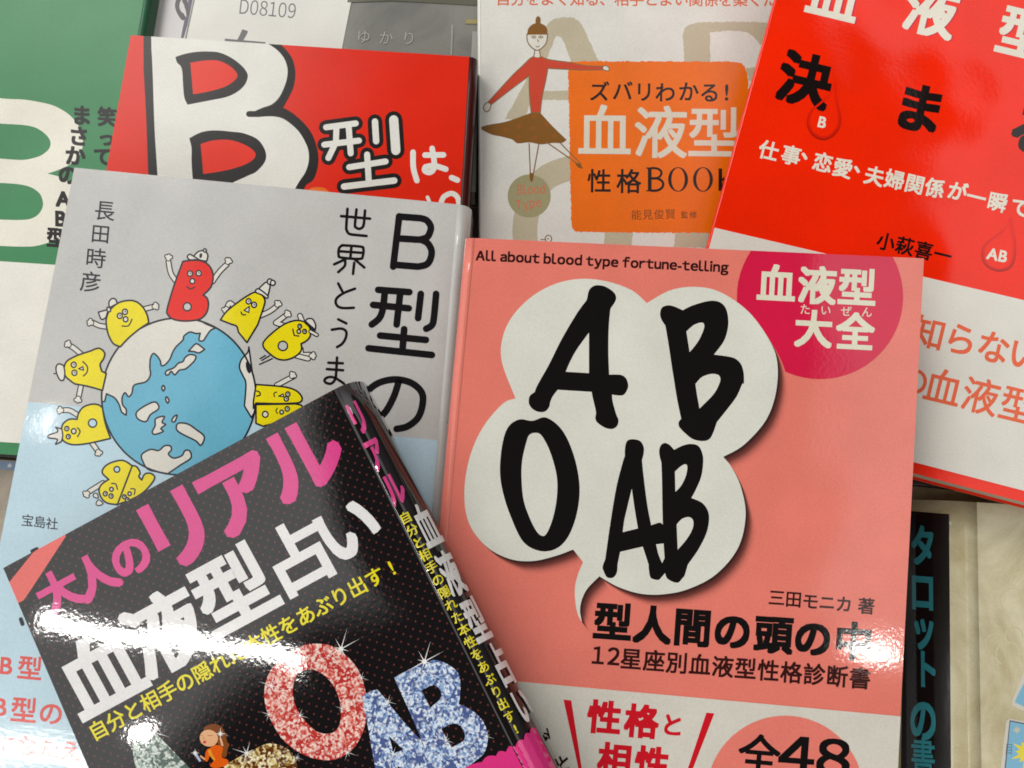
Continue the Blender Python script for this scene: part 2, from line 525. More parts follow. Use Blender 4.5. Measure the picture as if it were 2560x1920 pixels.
        for q, (o, V, Fc) in enumerate(items):
            P = []
            for vx, vy in V:
                gx, gy = (o + vx) * k + vy * em * sh + shift[0], -vy * em + shift[1]
                P.append((p0[0] + gx * c - gy * sn, p0[1] + gx * sn + gy * c))
            s.tris(P, Fc, mat, newlayer=q == 0)
        return s
    def done(s, base=False, label=None):
        if base: s.b.kb = s.b.k + 2          # later prints lie over this one
        if not s.F: return None
        o = mesh_object(s.name, s.V, s.F, s.m, s.I, s.par, fade=s.fd if any(s.fd) else None)
        if label: o['label'] = label
        return o

def star(cx, cy, r, rays, thin=.07, rot=0):
    P = []
    for i, k in enumerate(rays):
        a = rot + 2 * math.pi * i / len(rays)
        P.append((cx + r * k * math.cos(a), cy + r * k * math.sin(a)))
        a += math.pi / len(rays)
        P.append((cx + r * thin * math.cos(a), cy + r * thin * math.sin(a)))
    return P
INK = (20, 17, 18)
BOOKS = "paperbacks about blood types spread out on the table"
def round_edge(r, t): return [(-r, 0), (-r * .5, -r * .12), (-r * .2, -r * .36), (-r * .05, -r * .7), (0, -r), (0, -t)]

# ------------------------------------------------------------------ the table under the books
tm = paint("table laminate", (128, 118, 104), None, rough=.45, fine=0, wave=0)
tb = mesh_object("table_top", [(-.9, -.7, 0), (.9, -.7, 0), (.9, .7, 0), (-.9, .7, 0), (-.9, -.7, -.025), (.9, -.7, -.025), (.9, .7, -.025), (-.9, .7, -.025)],
                 [(0, 1, 2, 3), (7, 6, 5, 4), (0, 4, 5, 1), (1, 5, 6, 2), (2, 6, 7, 3), (3, 7, 4, 0)], [tm], None, None)
tb['kind'] = 'structure'

# ------------------------------------------------------------------ green book
G = Book("green_book", "green paperback with a huge white B and a plain white paper band", "book", BOOKS,
         (150, 600), .017, 0, 0, [(-560, -245), (405, -180), (180, 1147), (-720, 1088)], .0165, spine=round_edge(.0022, .0165),
         cover=(60, 130, 84), spine_rgb=(50, 100, 72), rough=.32, spec=.25)
k = G.ink(INK); wh = G.ink((226, 222, 208))
a = Art(G, "giant_letter")
a.fill("@00 -320,790! 0,848 200,860 330,880 440,905 520,940 590,985 640,1035 685,1100 712,1180 715,1250 700,1320 660,1380 590,1430 500,1470 410,1500! 520,1530 600,1580 660,1640 @01 720,60 730,150 700,250 640,330 560,385 480,418 330,462 220,472 0,465 -320,440!", wh,
       holes=["@00 -20,1066! 40,1070! 200,1080 300,1100 370,1140 420,1190 437,1240 420,1290 360,1340 280,1368 180,1382 0,1370! -60,1366!",
              "@00 -100,1575! 0,1580 160,1592 260,1615 330,1659 @01 360,45 372,110 350,170 310,210 250,235 150,242 0,238 -100,235!"], smooth=True).done(True)
a = Art(G, "title_lettering")
cs = [("ま", 204, 288), ("さ", 197, 340), ("か", 188, 389), ("の", 170, 437), ("A", 158, 497), ("B", 152, 546), ("型", 142, 594)]
for ch, x, y in cs: a.text(ch, (x, y), (x, y), 52, 4, k, w=.045, sh=-.08)
for ch, x, y, e in (("笑", 268, 292, 50), ("っ", 266, 344, 46), ("て", 257, 391, 50)): a.text(ch, (x, y), (x, y), e, 4, k, w=.04, sh=-.08)
a.done()
G.band([(-700, 607), (420, 681), (420, 1130), (-700, 1063)], (226, 223, 214))

# ------------------------------------------------------------------ booklet peeking out beside it
Bk = Book("white_booklet", "white booklet with a black swirl ornament between green book and grey book", "booklet", None,
          (430, 50), .010, 0, 0, [(300, -300), (545, -285), (425, 330), (250, 310)], .009, spine=round_edge(.0012, .009), cover=(205, 200, 200), rough=.35)
a = Art(Bk, "swirl_ornament")
kb = Bk.ink(INK); dk = Bk.ink((48, 44, 72))
a.fill([(492, -110), (520, -110), (459, 95), (452, 95)], dk)
a.fill("@00 1580,-60 1530,-20 1512,40 1520,90 1545,140 1575,175 1600,160 1590,120 1565,100 1550,60 1560,10 1590,40 1600,100 1620,140 1635,100 1620,20 1610,-60", kb, smooth=True)
a.line("@00 1560,-20 1580,40 1600,90 1606,140", 2.6, Bk.ink((205, 200, 200)), smooth=True)
a.done()

# ------------------------------------------------------------------ grey library book with a white slip
Lb = Book("grey_book", "dull grey book with pale hiragana and a white slip numbered D08109", "book", BOOKS,
          (800, 80), .015, 0, 0, [(546, -300), (1203, -265), (1190, 480), (388, 430)], .0148, spine=round_edge(.001, .0148), side='left',
          cover=(118, 117, 110), rough=.22, fine=.8, kind='marble', kw=((100, 100, 96), (126, 125, 117)))
sl = Lb.band([(550, -300), (938, -300), (790, 455), (395, 430)], (218, 216, 208), name="paper_slip", up=.00025, rough=.4)
gk = Lb.ink((88, 90, 92), rough=.4)
a = Art(Lb, "slip_lettering", sl)
a.latin("D08109", (598, 34), (737, 46), 50, gk, w=-.004, sh=.03)
a.text("血", (609, 138), (609, 138), 136, 5, gk, w=.012)
a.done()
a = Art(Lb, "title_lettering")
lt = Lb.ink((178, 178, 168))
for ch, x, y in (("ゆ", 909, 91), ("か", 965, 94), ("り", 1022, 95)): a.text(ch, (x, y), (x, y), 37, 4, lt, w=-.012)
a.done()
a = Art(Lb, "cover_stripes")
a.line([(1131, 62), (1128, 138)], 5, Lb.ink((150, 150, 142)), cap=False)
a.fill([(1164, 48), (1205, 50), (1205, 60), (1164, 59)], Lb.ink((150, 138, 92)))
a.fill([(1181, 78), (1205, 79), (1200, 150), (1177, 150)], Lb.ink((152, 152, 146)))
a.fill([(872, -20), (1205, -20), (1205, 14), (1100, 8), (980, 2), (868, 6)], Lb.ink((88, 88, 72)))
a.done()

# ------------------------------------------------------------------ book at the far left, almost hidden
Lo = Book("brown_book", "brown-grey book with a blue strip poking out under the green book", "book", BOOKS,
          (10, 1200), .0085, 0, 0, [(-500, 1118), (300, 1168), (250, 1900), (-560, 1900)], .008, cover=(140, 128, 112), rough=.3, kind='marble', kw=((112, 102, 92), (160, 148, 130)))
a = Art(Lo, "blue_strip")
a.fill([(-500, 1121), (300, 1171), (300, 1192), (-500, 1142)], Lo.ink((105, 130, 160)))
a.fill(star(24, 1164, 8, [1, .8, 1, .8, 1], .5), Lo.ink((190, 200, 205)))
a.done()
Dk = Book("black_book", "thin black book edge below the green book's foot", "book", BOOKS, (10, 1150), .011, 0, 0,
          [(-500, 1090), (280, 1142), (275, 1158), (-500, 1108)], .0022, cover=(24, 22, 24), rough=.4)

# ------------------------------------------------------------------ white book with the orange panel
W = Book("white_book", "white book with a dancing girl and an orange title panel", "book", BOOKS,
         (1450, 300), .018, 0, -.6, [(1191, -420), (2120, -415), (2140, 960), (1198, 960)], .0175, spine=round_edge(.0012, .0175), side='left', cover=(217, 215, 207), rough=.24, wave=.6)
be = W.ink((186, 176, 150)); br = W.ink((128, 84, 26)); ln = W.ink((132, 100, 62)); orr = W.ink((232, 108, 6)); wp = W.ink((214, 208, 190)); rd = W.ink((198, 66, 42)); blk = W.ink((26, 16, 12)); skin = W.ink((214, 211, 200))
def rough_line(p, amp):
    out = []
    for i in range(len(p)):
        x, y = p[i]; x2, y2 = p[(i + 1) % len(p)]
        n = max(1, int(math.hypot(x2 - x, y2 - y) / 4))
        for j in range(n): out.append((x + (x2 - x) * j / n + random.uniform(-amp, amp), y + (y2 - y) * j / n + random.uniform(-amp, amp)))
    return out
a = Art(W, "background_lettering")
def rp(s_, sm=True): 
    r = pts(s_); return rough_line(crom(r, True, 5) if sm else [(q[0], q[1]) for q in r], 1.3)
a.fill(rp("@20 -60,1030! 150,630 300,220! 370,165 460,150 540,160 600,210 640,290 755,545! 520,545! 470,420 435,335 400,312 370,330 310,490 110,1030!"), be)
a.fill(rp("@20 225,785! 495,785! 495,862! 200,862!", False), be)
a.done(True)
a = Art(W, "background_lettering")
a.fill(rp("@20 1490,545! 1478,300 1500,240 1580,200 1700,190! 2212,200 2350,300 2380,500 2250,650 2050,700! 2020,590! 2120,570 2150,440 2130,370 2050,290 1900,265 1710,280! 1712,545!"), be)
a.done(True)
a = Art(W, "background_lettering")
a.line("1440,418 1405,426 1366,444 1336,478 1318,530 1312,580 1318,640", 62, be, smooth=True, cap=False)
a.done(True)
a = Art(W, "background_lettering")
a.fill(rp("@21 803,335! 1050,335! 1030,480! 795,480!", False), be)
a.fill(rp("@21 1420,335! 1720,335! 1720,480! 1395,480!", False), be)
a.done(True)
a = Art(W, "orange_panel")
a.fill(rough_line(crom(pts("1420,154! 1500,153! 1830,154! 1852,158 1864,172 1870,200! 1882,560! 1876,578 1860,583! 1450,580! 1434,575 1428,555!"), True, 5), 1.5), orr)
a.done(True)
a = Art(W, "title_lettering")
for st, x, y in (("ズ", 755, 790), ("バ", 955, 785), ("リ", 1142, 792), ("わ", 1325, 798), ("か", 1525, 790), ("る", 1708, 798), ("!", 1855, 795)):
    px, py = 1280 + x / TILE, y / TILE
    a.text(st, (px, py), (px, py), 56 if st == "!" else 53, 1, blk, w=.016)
for st, x, y, e in (("血", 800, 1130, 138), ("液", 1285, 1140, 138), ("型", 1745, 1145, 136)):
    px, py = 1280 + x / TILE, y / TILE
    a.text(st, (px, py), (px, py), e, .6, wp, w=.016)
for st, x, y, e in (("性", 755, 1562, 62), ("格", 1010, 1565, 64)):
    px, py = 1280 + x / TILE, y / TILE
    a.text(st, (px, py), (px, py), e, .6, blk, w=.014)
# BOOK in roman capitals with thick and thin strokes
T20 = lambda x, y: (1280 + x / TILE, y / TILE)
for cx in (1435, 1650):
    a.fill([T20(*p) for p in ellipse(cx, 1550, 86, 106)], blk, holes=[[T20(*p) for p in ellipse(cx, 1550, 58, 99)]])
a.line("@20 1190,1455 1190,1645", 9, blk, cap=False); a.line("@20 1160,1452 1240,1452", 3, blk, cap=False); a.line("@20 1160,1648 1250,1648", 3, blk, cap=False)
a.line("@20 1200,1452 1250,1455 1285,1475 1290,1505 1262,1535 1205,1540", 5.5, blk, smooth=True, cap=False)
a.line("@20 1205,1541 1265,1545 1303,1575 1300,1615 1262,1643 1200,1648", 6, blk, smooth=True, cap=False)
a.line("@20 1800,1455 1800,1648", 9, blk, cap=False); a.line("@20 1900,1460 1812,1560", 4, blk, cap=False); a.line("@20 1840,1530 1920,1648", 8, blk, cap=False)
a.done()
a = Art(W, "author_lettering")
bn = W.ink((104, 60, 18))
a.text("能見俊賢", (1591, 537), (1676, 535), 27, 0, bn, w=0)
a.text("監修", (1711, 537), (1733, 537), 19, 0, bn, w=.01)
a.done()
a = Art(W, "heading_lettering")
a.text("自分をよく知る、相手とよい関係を築くた", (1258, -4), (1925, -1), 38, .3, W.ink((214, 104, 66)), w=.012)
a.done()
a = Art(W, "girl_drawing")
a.shape("@20 165,975! 245,975! 350,1090 472,1208! 430,1235 350,1235 250,1247 150,1230 50,1238 0,1205 @10 2120,1180 2030,1160 1925,1105! 2000,1080 2120,1060 2212,1035", br)
for x, y in ((190, 1005), (60, 1095), (180, 1105), (55, 1190), (195, 1192), (370, 1172), (300, 1070), (-60, 1120)): a.fill([T20(*p) for p in ellipse(x, y, 24, 22)], W.ink((140, 84, 30)))
for l in ("148,1240 158,1500", "232,1245 185,1500", "300,1230 430,1320 560,1410", "420,1238 500,1320 592,1412"): a.line("@20 " + l, 3, ln)
a.fill("@20 150,1495! 188,1495! 182,1550 168,1572 155,1550", br, smooth=True)
a.fill("@20 545,1410! 592,1412! 614,1458! 570,1446", br, smooth=True)
a.shape("@20 185,490! 220,494 255,490! 320,515 500,540 620,565 780,575! 785,602! 620,605 450,598 310,590! 290,700 260,840 245,972! 165,972! 150,800 148,655! 60,720 0,765 @10 2030,905! 2003,885! 2212,655 @20 90,570 150,510", rd, ln, 2.6)
a.shape("@20 785,575 815,568 840,590 830,612 790,602", skin, ln, 2.4)
a.shape("@10 2005,885 1975,905 1965,930 1975,955 2000,965 2022,940 2028,905", skin, ln, 2.4)
a.fill("@20 195,435! 238,435! 246,490! 220,496 190,490!", skin, smooth=True)
a.line("@20 197,437 188,490", 2.6, ln); a.line("@20 238,437 246,490", 2.6, ln)
a.shape("@20 130,295! 132,350 160,400 215,435 265,410 298,365 308,295!", skin, ln, 2.8)
a.fill("@20 130,302! 140,250 170,215 205,200! 203,180 210,150 228,140 245,155 247,180 245,200! 290,225 306,260 304,294! 220,296", br, smooth=True)
for x in (188, 249):
    a.fill([T20(*p) for p in ellipse(x, 320, 22, 13)], ln); a.fill([T20(*p) for p in ellipse(x, 320, 15, 7)], skin); a.fill([T20(*p) for p in ellipse(x, 320, 6, 6)], ln)
a.line("@20 218,342 230,352 222,362", 2, ln); a.line("@20 207,398 222,407 236,396", 2, ln, smooth=True)
a.done()
a = Art(W, "round_ball")
a.fill(ellipse(1323, 490, 54, 54), W.ink((156, 150, 112)))
tr = W.ink((206, 104, 76))
a.latin("Blood", (1294, 486), (1362, 484), 32, tr); a.latin("Type", (1291, 525), (1354, 516), 32, tr)
a.line([p for p in ellipse(1371, 597, 8, 9)] + [(1379, 597)], 2.5, ln); a.line([(1352, 599), (1364, 599)], 2.5, ln)
a.fill(ellipse(1370, 597, 1.8, 2.2), ln)
a.done()

# ------------------------------------------------------------------ tarot book, lower right, and what lies beneath it
MARB = ((172, 156, 112), (216, 208, 174))
T2 = Book("marbled_book", "marbled cream book edge showing behind the book with the black spine label", "book", BOOKS,
          (2350, 1230), .0112, 0, 0, [(2120, 1196), (3000, 1256), (3020, 1400), (2120, 1340)], .011, cover=(190, 175, 130), kind='marble', kw=((122, 98, 54), (176, 158, 112)), rough=.3)
Mr = Book("maroon_book", "dark maroon book tucked beneath the red book's lower edge", "book", BOOKS,
          (2350, 1200), .0195, 0, 0, [(2060, 1000), (2700, 1065), (2700, 1255), (2060, 1186)], .008, cover=(58, 30, 30), rough=.5)
T = Book("tarot_book", "cream marbled book with a black spine label and small blue card pictures", "book", BOOKS,
         (2450, 1600), .0260, 0, 0, [(2402, 1253), (3000, 1292), (3060, 2500), (2420, 2500)], .0145, side='left',
         spine=[(-.005, 0), (-.001, -.0003), (.003, -.0014), (.007, -.0042), (.0105, -.0078), (.0125, -.011), (.0135, -.0145)], cover=(200, 188, 146), kind='marble', kw=MARB, rough=.16, page_rgb=(190, 178, 150))
tl = T.ink((44, 120, 128))
a = Art(T, "spine_label", spine=True)
P = []; rows, cols = 14, 8
for i in range(rows + 1):
    for j in range(cols + 1):
        f, g = i / rows, j / cols
        x0, x1 = 2262 - 10 * f, 2373 + 6 * f
        P.append((x0 + (x1 - x0) * g, 1276.5 + 9 * g + f * 760))
a.tris(P, [(i * (cols + 1) + j, i * (cols + 1) + j + 1, (i + 1) * (cols + 1) + j + 1, (i + 1) * (cols + 1) + j) for i in range(rows) for j in range(cols)], T.ink((16, 14, 15)))
a.done()
class Sub(Art): pass
a = Art(T, "spine_lettering", spine=True)
_tr = Art.tris
def lifted(self, p2, faces, mat, fade=None, newlayer=True):
    b = self.b; k0 = len(self.V); _tr(self, p2, faces, mat, fade, newlayer)
    for i in range(k0, len(self.V)): self.V[i] = self.V[i] + Vector((-.00012, 0, .00016))
    return self
import types
a.tris = types.MethodType(lifted, a)
for ch, x, y, ey in (("タ", 2308, 1364, 108), ("ロ", 2307, 1478, 112), ("ッ", 2310, 1572, 108), ("ト", 2316, 1672, 104), ("の", 2309, 1798, 118), ("書", 2309, 1893, 104)):
    a.text(ch, (x, y), (x, y), ey, 0, tl, w=.018 if ch == '書' else .036, vx=((.60, .05), (0.01, 1)))
a.done()
a = Art(T, "card_pictures")
cb = T.ink((206, 202, 188)); bl = T.ink((120, 178, 205)); ye = T.ink((226, 208, 50))
a.fill("2562,1676! 2690,1735! 2640,1830! 2575,1785 2540,1768 2531,1752", cb, smooth=True)
a.fill("2570,1690! 2680,1742! 2632,1816! 2580,1777 2546,1760 2539,1750", bl, smooth=True)
a.fill("2516,1803 2524,1797! 2720,1832! 2690,2060! 2486,2050!", cb)
a.fill("2524,1800! 2716,1838! 2686,2054! 2498,2044!", T.ink((88, 96, 104)))
a.fill("2526,1804! 2712,1841! 2682,2050! 2503,2040!", bl)
a.fill(star(2571, 1882, 46, [1, .72] * 7, .5, .1), ye)
a.fill(star(2542, 1825, 10, [1, .8] * 4, .6), T.ink((190, 190, 175)))
dkn = T.ink((70, 80, 96))
for i in range(4): a.line([(2518 + .8 * i, 1861 + 7 * i), (2529 + .2 * i, 1862 + 7 * i)], 1.6, dkn)
a.line([(2517, 1860), (2514.5, 1886)], 1, dkn); a.line([(2530, 1861), (2527.5, 1887)], 1, dkn)
a.done()
a = Art(T, "cloud_scrolls")
sc_ = T.ink((202, 193, 154))
for cx, cy, r in ((2500, 1455, 26), (2530, 1500, 30), (2548, 1450, 20), (2490, 1610, 26), (2520, 1635, 30), (2475, 1660, 20), (2535, 1590, 22)):
    a.line([(cx + r * math.cos(t), cy + r * math.sin(t)) for t in [2.2 + .35 * i for i in range(13)]], 4, sc_)
a.done()

# ------------------------------------------------------------------ red book with the big white B
R = Book("red_book", "red book with a big white hand-drawn B outlined in black", "book", BOOKS,
         (700, 300), .031, -1.5, -1.2, [(327, 88), (1194, 143), (1130, 1240), (127, 1190)], .0135, spine=round_edge(.0028, .0135), cover=(216, 33, 2), spine_rgb=(60, 14, 12), rough=.26, wave=.8, spec=.2)
wr = R.ink((221, 219, 211)); kr = R.ink((24, 19, 17)); rr = R.ink((222, 38, 5))
a = Art(R, "giant_letter")
a.fill("@00 1240,250! 2900,250! @10 190,360! 260,430 310,500 335,580 340,660 325,750 290,830 235,930! 320,980 420,1070 490,1170 530,1290 540,1380 525,1480 490,1560 420,1620 400,1800! @00 1290,1800! 1280,1490 1262,1000 1240,600!", kr, smooth=True)
a.fill("@00 1306,250! 2800,250! @10 60,350! 95,372 180,430 240,500 270,580 270,660 245,750 200,840 140,900 60,930 0,955! -8,985 10,1012! 130,1005 220,1020 300,1070 380,1150 440,1260 457,1340 450,1420 420,1500 360,1590 250,1800! @00 1372,1800! 1360,1500 1335,1100 1318,600 1308,420!", wr, smooth=True)
a.line("@10 -60,985 20,983 110,965 190,935", 15, kr, smooth=True)
a.fill("@00 1515,492! 1600,465 1700,448 1800,445 1900,455 2000,500 2080,560 2130,620 2140,670 2110,740 2040,800 1950,840 1800,870 1620,905! 1595,850 1585,780 1580,700 1575,620 1560,570 1530,540", kr, smooth=True)
a.fill("@00 1645,542! 1750,525 1850,520 1920,535 2000,580 2050,640 2040,680 1980,730 1900,765 1780,795 1668,815!", rr, smooth=True)
a.fill("@00 1635,1195! 1720,1150 1800,1130 1900,1128 2000,1138 2100,1150 @10 0,1195 60,1260 88,1340 70,1410 0,1485 @00 2150,1515 2050,1560 1970,1590 1800,1600 1668,1590! 1655,1400 1655,1280", kr, smooth=True)
a.fill("@00 1733,1245! 1830,1215 1950,1207 2050,1225 2150,1270 2205,1320 2195,1370 2120,1420 2000,1460 1880,1485 1757,1503!", rr, smooth=True)
a.done(True)
a = Art(R, "title_lettering")
S = ["605,1100 862,1066", "590,1250 890,1215", "695,1105 690,1230 625,1365", "800,1085 818,1325", "1028,1050 1038,1220", "1190,1035 1208,1300", "960,1335 975,1580", "805,1445 1120,1395", "760,1612 1195,1560"]
Wd = [15, 15, 15, 15, 16, 23, 15, 15, 16]
for l, w_ in zip(S, Wd): a.line("@10 " + l, w_ + 21, kr)
for l, w_ in zip(S, Wd): a.line("@10 " + l, w_, wr)
for l, sm in (("1357,1315 1360,1450 1390,1560", 1), ("1460,1340 1620,1338", 0), ("1522,1282 1540,1400 1535,1460 1500,1490 1458,1475 1462,1445", 1), ("1464,1443 1540,1432 1640,1462", 1), ("1690,1535 1740,1556", 0)): a.line("@10 " + l, 14, wr, smooth=bool(sm))
a.line("@11 1600,90 1625,40 1690,12 1740,45 1755,110", 13, wr, smooth=True); a.line("@11 1482,45 1500,90", 9, wr)
a.done()
a = Art(R, "orange_spot"); a.fill("@10 455,1640 490,1622 545,1618 600,1630 620,1670 440,1690", R.ink((226, 110, 30)), smooth=True); a.done()

# ------------------------------------------------------------------ glossy red book, upper right
Q = Book("red_book", "glossy red book with blood drops, black title characters and a wide white band", "book", BOOKS,
         (2150, 600), .040, .6, 6.0, [(2026, -330), (3085, -85), (2715, 1297), (1656, 1017)], .0135, spine=round_edge(.0009, .0135), side='left',
         cover=(238, 36, 0), rough=.07, fine=.8, wave=2.8, spec=.42, edge_rgb=(236, 150, 110), inset=(.007, .0008, .0008, .0008))
wq = Q.ink((222, 216, 200)); kq = Q.ink((22, 14, 12)); mq = Q.ink((196, 24, 60))
a = Art(Q, "title_lettering")
for ch, x, y, e in (("血", 2086, -12, 134), ("液", 2328, 26, 134), ("型", 2560, 84, 134)):
    a.text(ch, (x + 4, y + 1), (x + 4, y + 1), e, 13.5, mq, w=.03); a.text(ch, (x, y), (x, y), e, 13.5, wq, w=.03)
for ch, x, y, e in (("決", 2013, 199, 136), ("ま", 2299, 270, 130), ("る", 2586, 326, 130)): a.text(ch, (x, y), (x, y), e, 13.5, kq, w=.042)
a.done(True)
a = Art(Q, "subtitle_lettering")
for ch, x, y in (("仕", 1922, 376), ("事", 1978, 388), ("、", 2012, 393), ("恋", 2057, 406), ("愛", 2107, 420), ("、", 2143, 426), ("夫", 2186, 440), ("婦", 2237, 449), ("関", 2287, 460), ("係", 2337, 470), ("が", 2394, 478), ("一", 2441, 493), ("瞬", 2494, 505), ("で", 2551, 518)):
    a.text(ch, (x, y), (x, y), 50, 13.5, wq, w=.028)
a.done()
a = Art(Q, "author_lettering"); a.text("小萩喜一", (2215, 604), (2357, 637), 47, 13.5, kq, w=.022); a.done()
def drop(s_, cx, cy, name):
    a = Art(Q, name)
    edge = crom(pts(s_), True, 5)
    n = len(edge)
    mid = [(cx + (x - cx) * .80, cy + (y - cy) * .84 - 3) for x, y in edge]
    lo = max(y for x, y in edge); hi = min(y for x, y in edge)
    V = edge + mid; Fc = []
    for i in range(n):
        j = (i + 1) % n; Fc += [(i, j, n + j), (i, n + j, n + i)]
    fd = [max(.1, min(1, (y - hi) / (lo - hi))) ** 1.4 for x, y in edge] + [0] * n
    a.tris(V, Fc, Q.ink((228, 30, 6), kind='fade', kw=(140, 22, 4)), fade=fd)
    return a
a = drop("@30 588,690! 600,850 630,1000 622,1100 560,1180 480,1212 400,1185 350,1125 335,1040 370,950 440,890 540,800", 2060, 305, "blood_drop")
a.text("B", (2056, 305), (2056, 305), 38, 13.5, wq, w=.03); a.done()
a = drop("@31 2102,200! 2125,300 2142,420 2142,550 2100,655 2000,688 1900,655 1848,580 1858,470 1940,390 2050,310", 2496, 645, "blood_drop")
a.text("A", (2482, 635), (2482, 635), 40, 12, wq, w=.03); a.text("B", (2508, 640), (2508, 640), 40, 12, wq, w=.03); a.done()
bd = Q.band([(1500, 503.5), (1779, 568), (2560, 751), (3100, 880), (3100, 1371), (2560, 1227), (2287, 1156), (1500, 948)], (219, 215, 205), wave=.7, rough=.18)
oq = Q.ink((228, 98, 58), wave=.7, rough=.18)
a = Art(Q, "band_lettering", bd)
for ch, x, y in (("知", 2322, 832), ("ら", 2402, 848), ("な", 2484, 868), ("い", 2562, 886)): a.text(ch, (x, y), (x, y), 86, 13.5, oq, w=.018)
for ch, x, y, e in (("の", 2283, 950, 84), ("血", 2358, 968, 96), ("液", 2452, 990, 96), ("型", 2546, 1013, 96)): a.text(ch, (x, y), (x, y), e, 13.5, oq, w=.012)
a.done()

# ------------------------------------------------------------------ grey and pale blue book with the globe
Y_ = Book("grey_book", "grey and pale blue book with a globe ringed by little letter figures", "book", BOOKS,
          (600, 900), .0440, -1.8, .4, [(186, 419), (1178, 514), (1050, 2102), (-125, 1990)], .0120, spine=round_edge(.0042, .0120), cover=(190, 189, 185), rough=.075, wave=.8, fine=.8)
kd = Y_.ink((34, 34, 42)); wy = Y_.ink((218, 214, 204)); ylw = Y_.ink((232, 214, 22)); sea = Y_.ink((104, 176, 202)); pal = Y_.ink((184, 210, 222)); gry = Y_.ink((190, 189, 185)); tk = Y_.ink((24, 22, 24)); rb = Y_.ink((224, 30, 12))
a = Art(Y_, "pale_blue_panel"); a.fill([(-400, 961), (1400, 1129), (1400, 2400), (-400, 2400)], pal); a.done(True)
a = Art(Y_, "globe")
gc = ellipse(447, 991, 193, 196, n=72)
a.fill(gc, sea)
OW = 4.2
circ = lambda a0, a1, n=14: [(447 + 193 * math.cos(math.radians(a0 + (a1 - a0) * i / n)), 991 + 196 * math.sin(math.radians(a0 + (a1 - a0) * i / n)), True) for i in range(n + 1)]
asia = pts("@01 1720,1105! 1780,1140 1865,1175! 1820,1195 1780,1250 1755,1285 1720,1280 1730,1220! 1690,1222 1640,1210 1590,1245 1580,1280 1520,1340 1490,1390 1470,1440 1430,1490 1395,1500 1385,1460 1360,1420 1325,1395 1300,1440 1295,1520 1300,1580 1260,1640 @02 1160,10 1140,80 1110,110 1080,75 1055,120 1060,180 1090,220 1090,270! 1050,240 1030,180 990,120 920,85! 905,150!")
a.shape(asia + circ(176, 284, 20), wy, kd, OW)
for l in ("@01 1630,1375! 1680,1320 1710,1315 1768,1360! 1720,1390 1680,1380", "@01 1430,1575 1440,1545 1500,1520 1540,1480 1580,1465 1600,1430 1640,1405 1690,1415 1685,1450 1650,1490 1600,1530 1550,1540 1510,1580 1480,1550 1455,1580",
          "@02 1340,155 1372,210 1300,265 1260,325 1190,300 1180,245 1250,190", "@02 1345,300 1420,280 1400,330 1430,350 1390,385 1410,410 1340,435 1315,415 1340,360", "@02 1530,270 1510,325 1485,320 1500,285",
          "@02 1540,340 1620,345 1690,390 1765,455 1735,530 1690,490 1570,430 1525,390", "@02 1410,12 1424,35 1410,60 1398,35", "@02 1438,110 1460,140 1448,165 1432,135",
          "@02 1225,610 1300,565 1370,575 1420,535 1470,535 1480,570 1455,605 1500,640 1570,620 1600,575 1640,580 1648,640 1560,700 1450,775! 1370,760 1280,738 1235,670"):
    a.shape(l, wy, kd, OW)
am = pts("@01 2150,1340! 2140,1385 2085,1450 2070,1520 2100,1590 2125,1659 @02 2112,190! 2172,290!") + circ(12, -18, 10)
a.shape(am, wy, kd, OW)
a.fill([(x, y) for x, y in ellipse(621, 918, 6, 16, -12)], kd)
a.line([(p[0], p[1]) for p in gc] + [gc[0]], 4.6, kd)
a.done(True)
T1 = lambda c, r, x, y: (c * 640 + x / TILE, r * 480 + y / TILE)
def limb(a, path, w=9):
    a.line(path, w + 6, kd, smooth=True); a.line(path, w, wy, smooth=True)
def hand(a, c, r, x, y, ang):
    cx, cy = T1(c, r, x, y)
    for j in (-50, 0, 50):
        t = math.radians(ang + j); a.fill(ellipse(cx + 7 * math.cos(t), cy + 7 * math.sin(t), 6.2, 6.2, n=12), kd)
    a.fill(ellipse(cx, cy, 7.5, 7.5, n=12), kd)
    for j in (-50, 0, 50):
        t = math.radians(ang + j); a.fill(ellipse(cx + 7 * math.cos(t), cy + 7 * math.sin(t), 3.4, 3.4, n=10), wy)
    a.fill(ellipse(cx, cy, 5, 5, n=12), wy)
def eye(a, c, r, x, y, rad=23, dot=True):
    p = T1(c, r, x, y); k_ = rad / TILE
    a.fill(ellipse(*p, k_ + 1.5, k_ + 2, n=16), kd); a.fill(ellipse(*p, k_ - 2.2, k_ - 1.8, n=16), wy)
    if dot: a.fill(ellipse(p[0] + .6, p[1] - .6, 1.9, 2.4, n=8), kd)
def fig(name, body, fillm, eyes, nose, mouth, limbs=(), hands=(), hole=None, hat=(), tri=False, nr=22, ear=23):
    a = Art(Y_, name)
    for l in limbs: limb(a, l)
    for h in hands: hand(a, *h)
    a.shape(body, fillm, kd, 4.4)
    if hole: 
        p = T1(*hole[:4]); a.fill(ellipse(*p, hole[4] / TILE + 1.6, hole[4] / TILE + 1.6, n=20), kd); a.fill(ellipse(*p, hole[4] / TILE - 2.2, hole[4] / TILE - 2.2, n=20), hole[5])
    for e in eyes: eye(a, *e, rad=ear)
    if tri: a.shape(nose, wy, kd, 3, smooth=False)
    else: eye(a, *nose, rad=nr, dot=False)
    a.line(mouth, 3.4, kd, smooth=True)
    for h in hat: a.shape(h, wy, kd, 3.8)
    return a
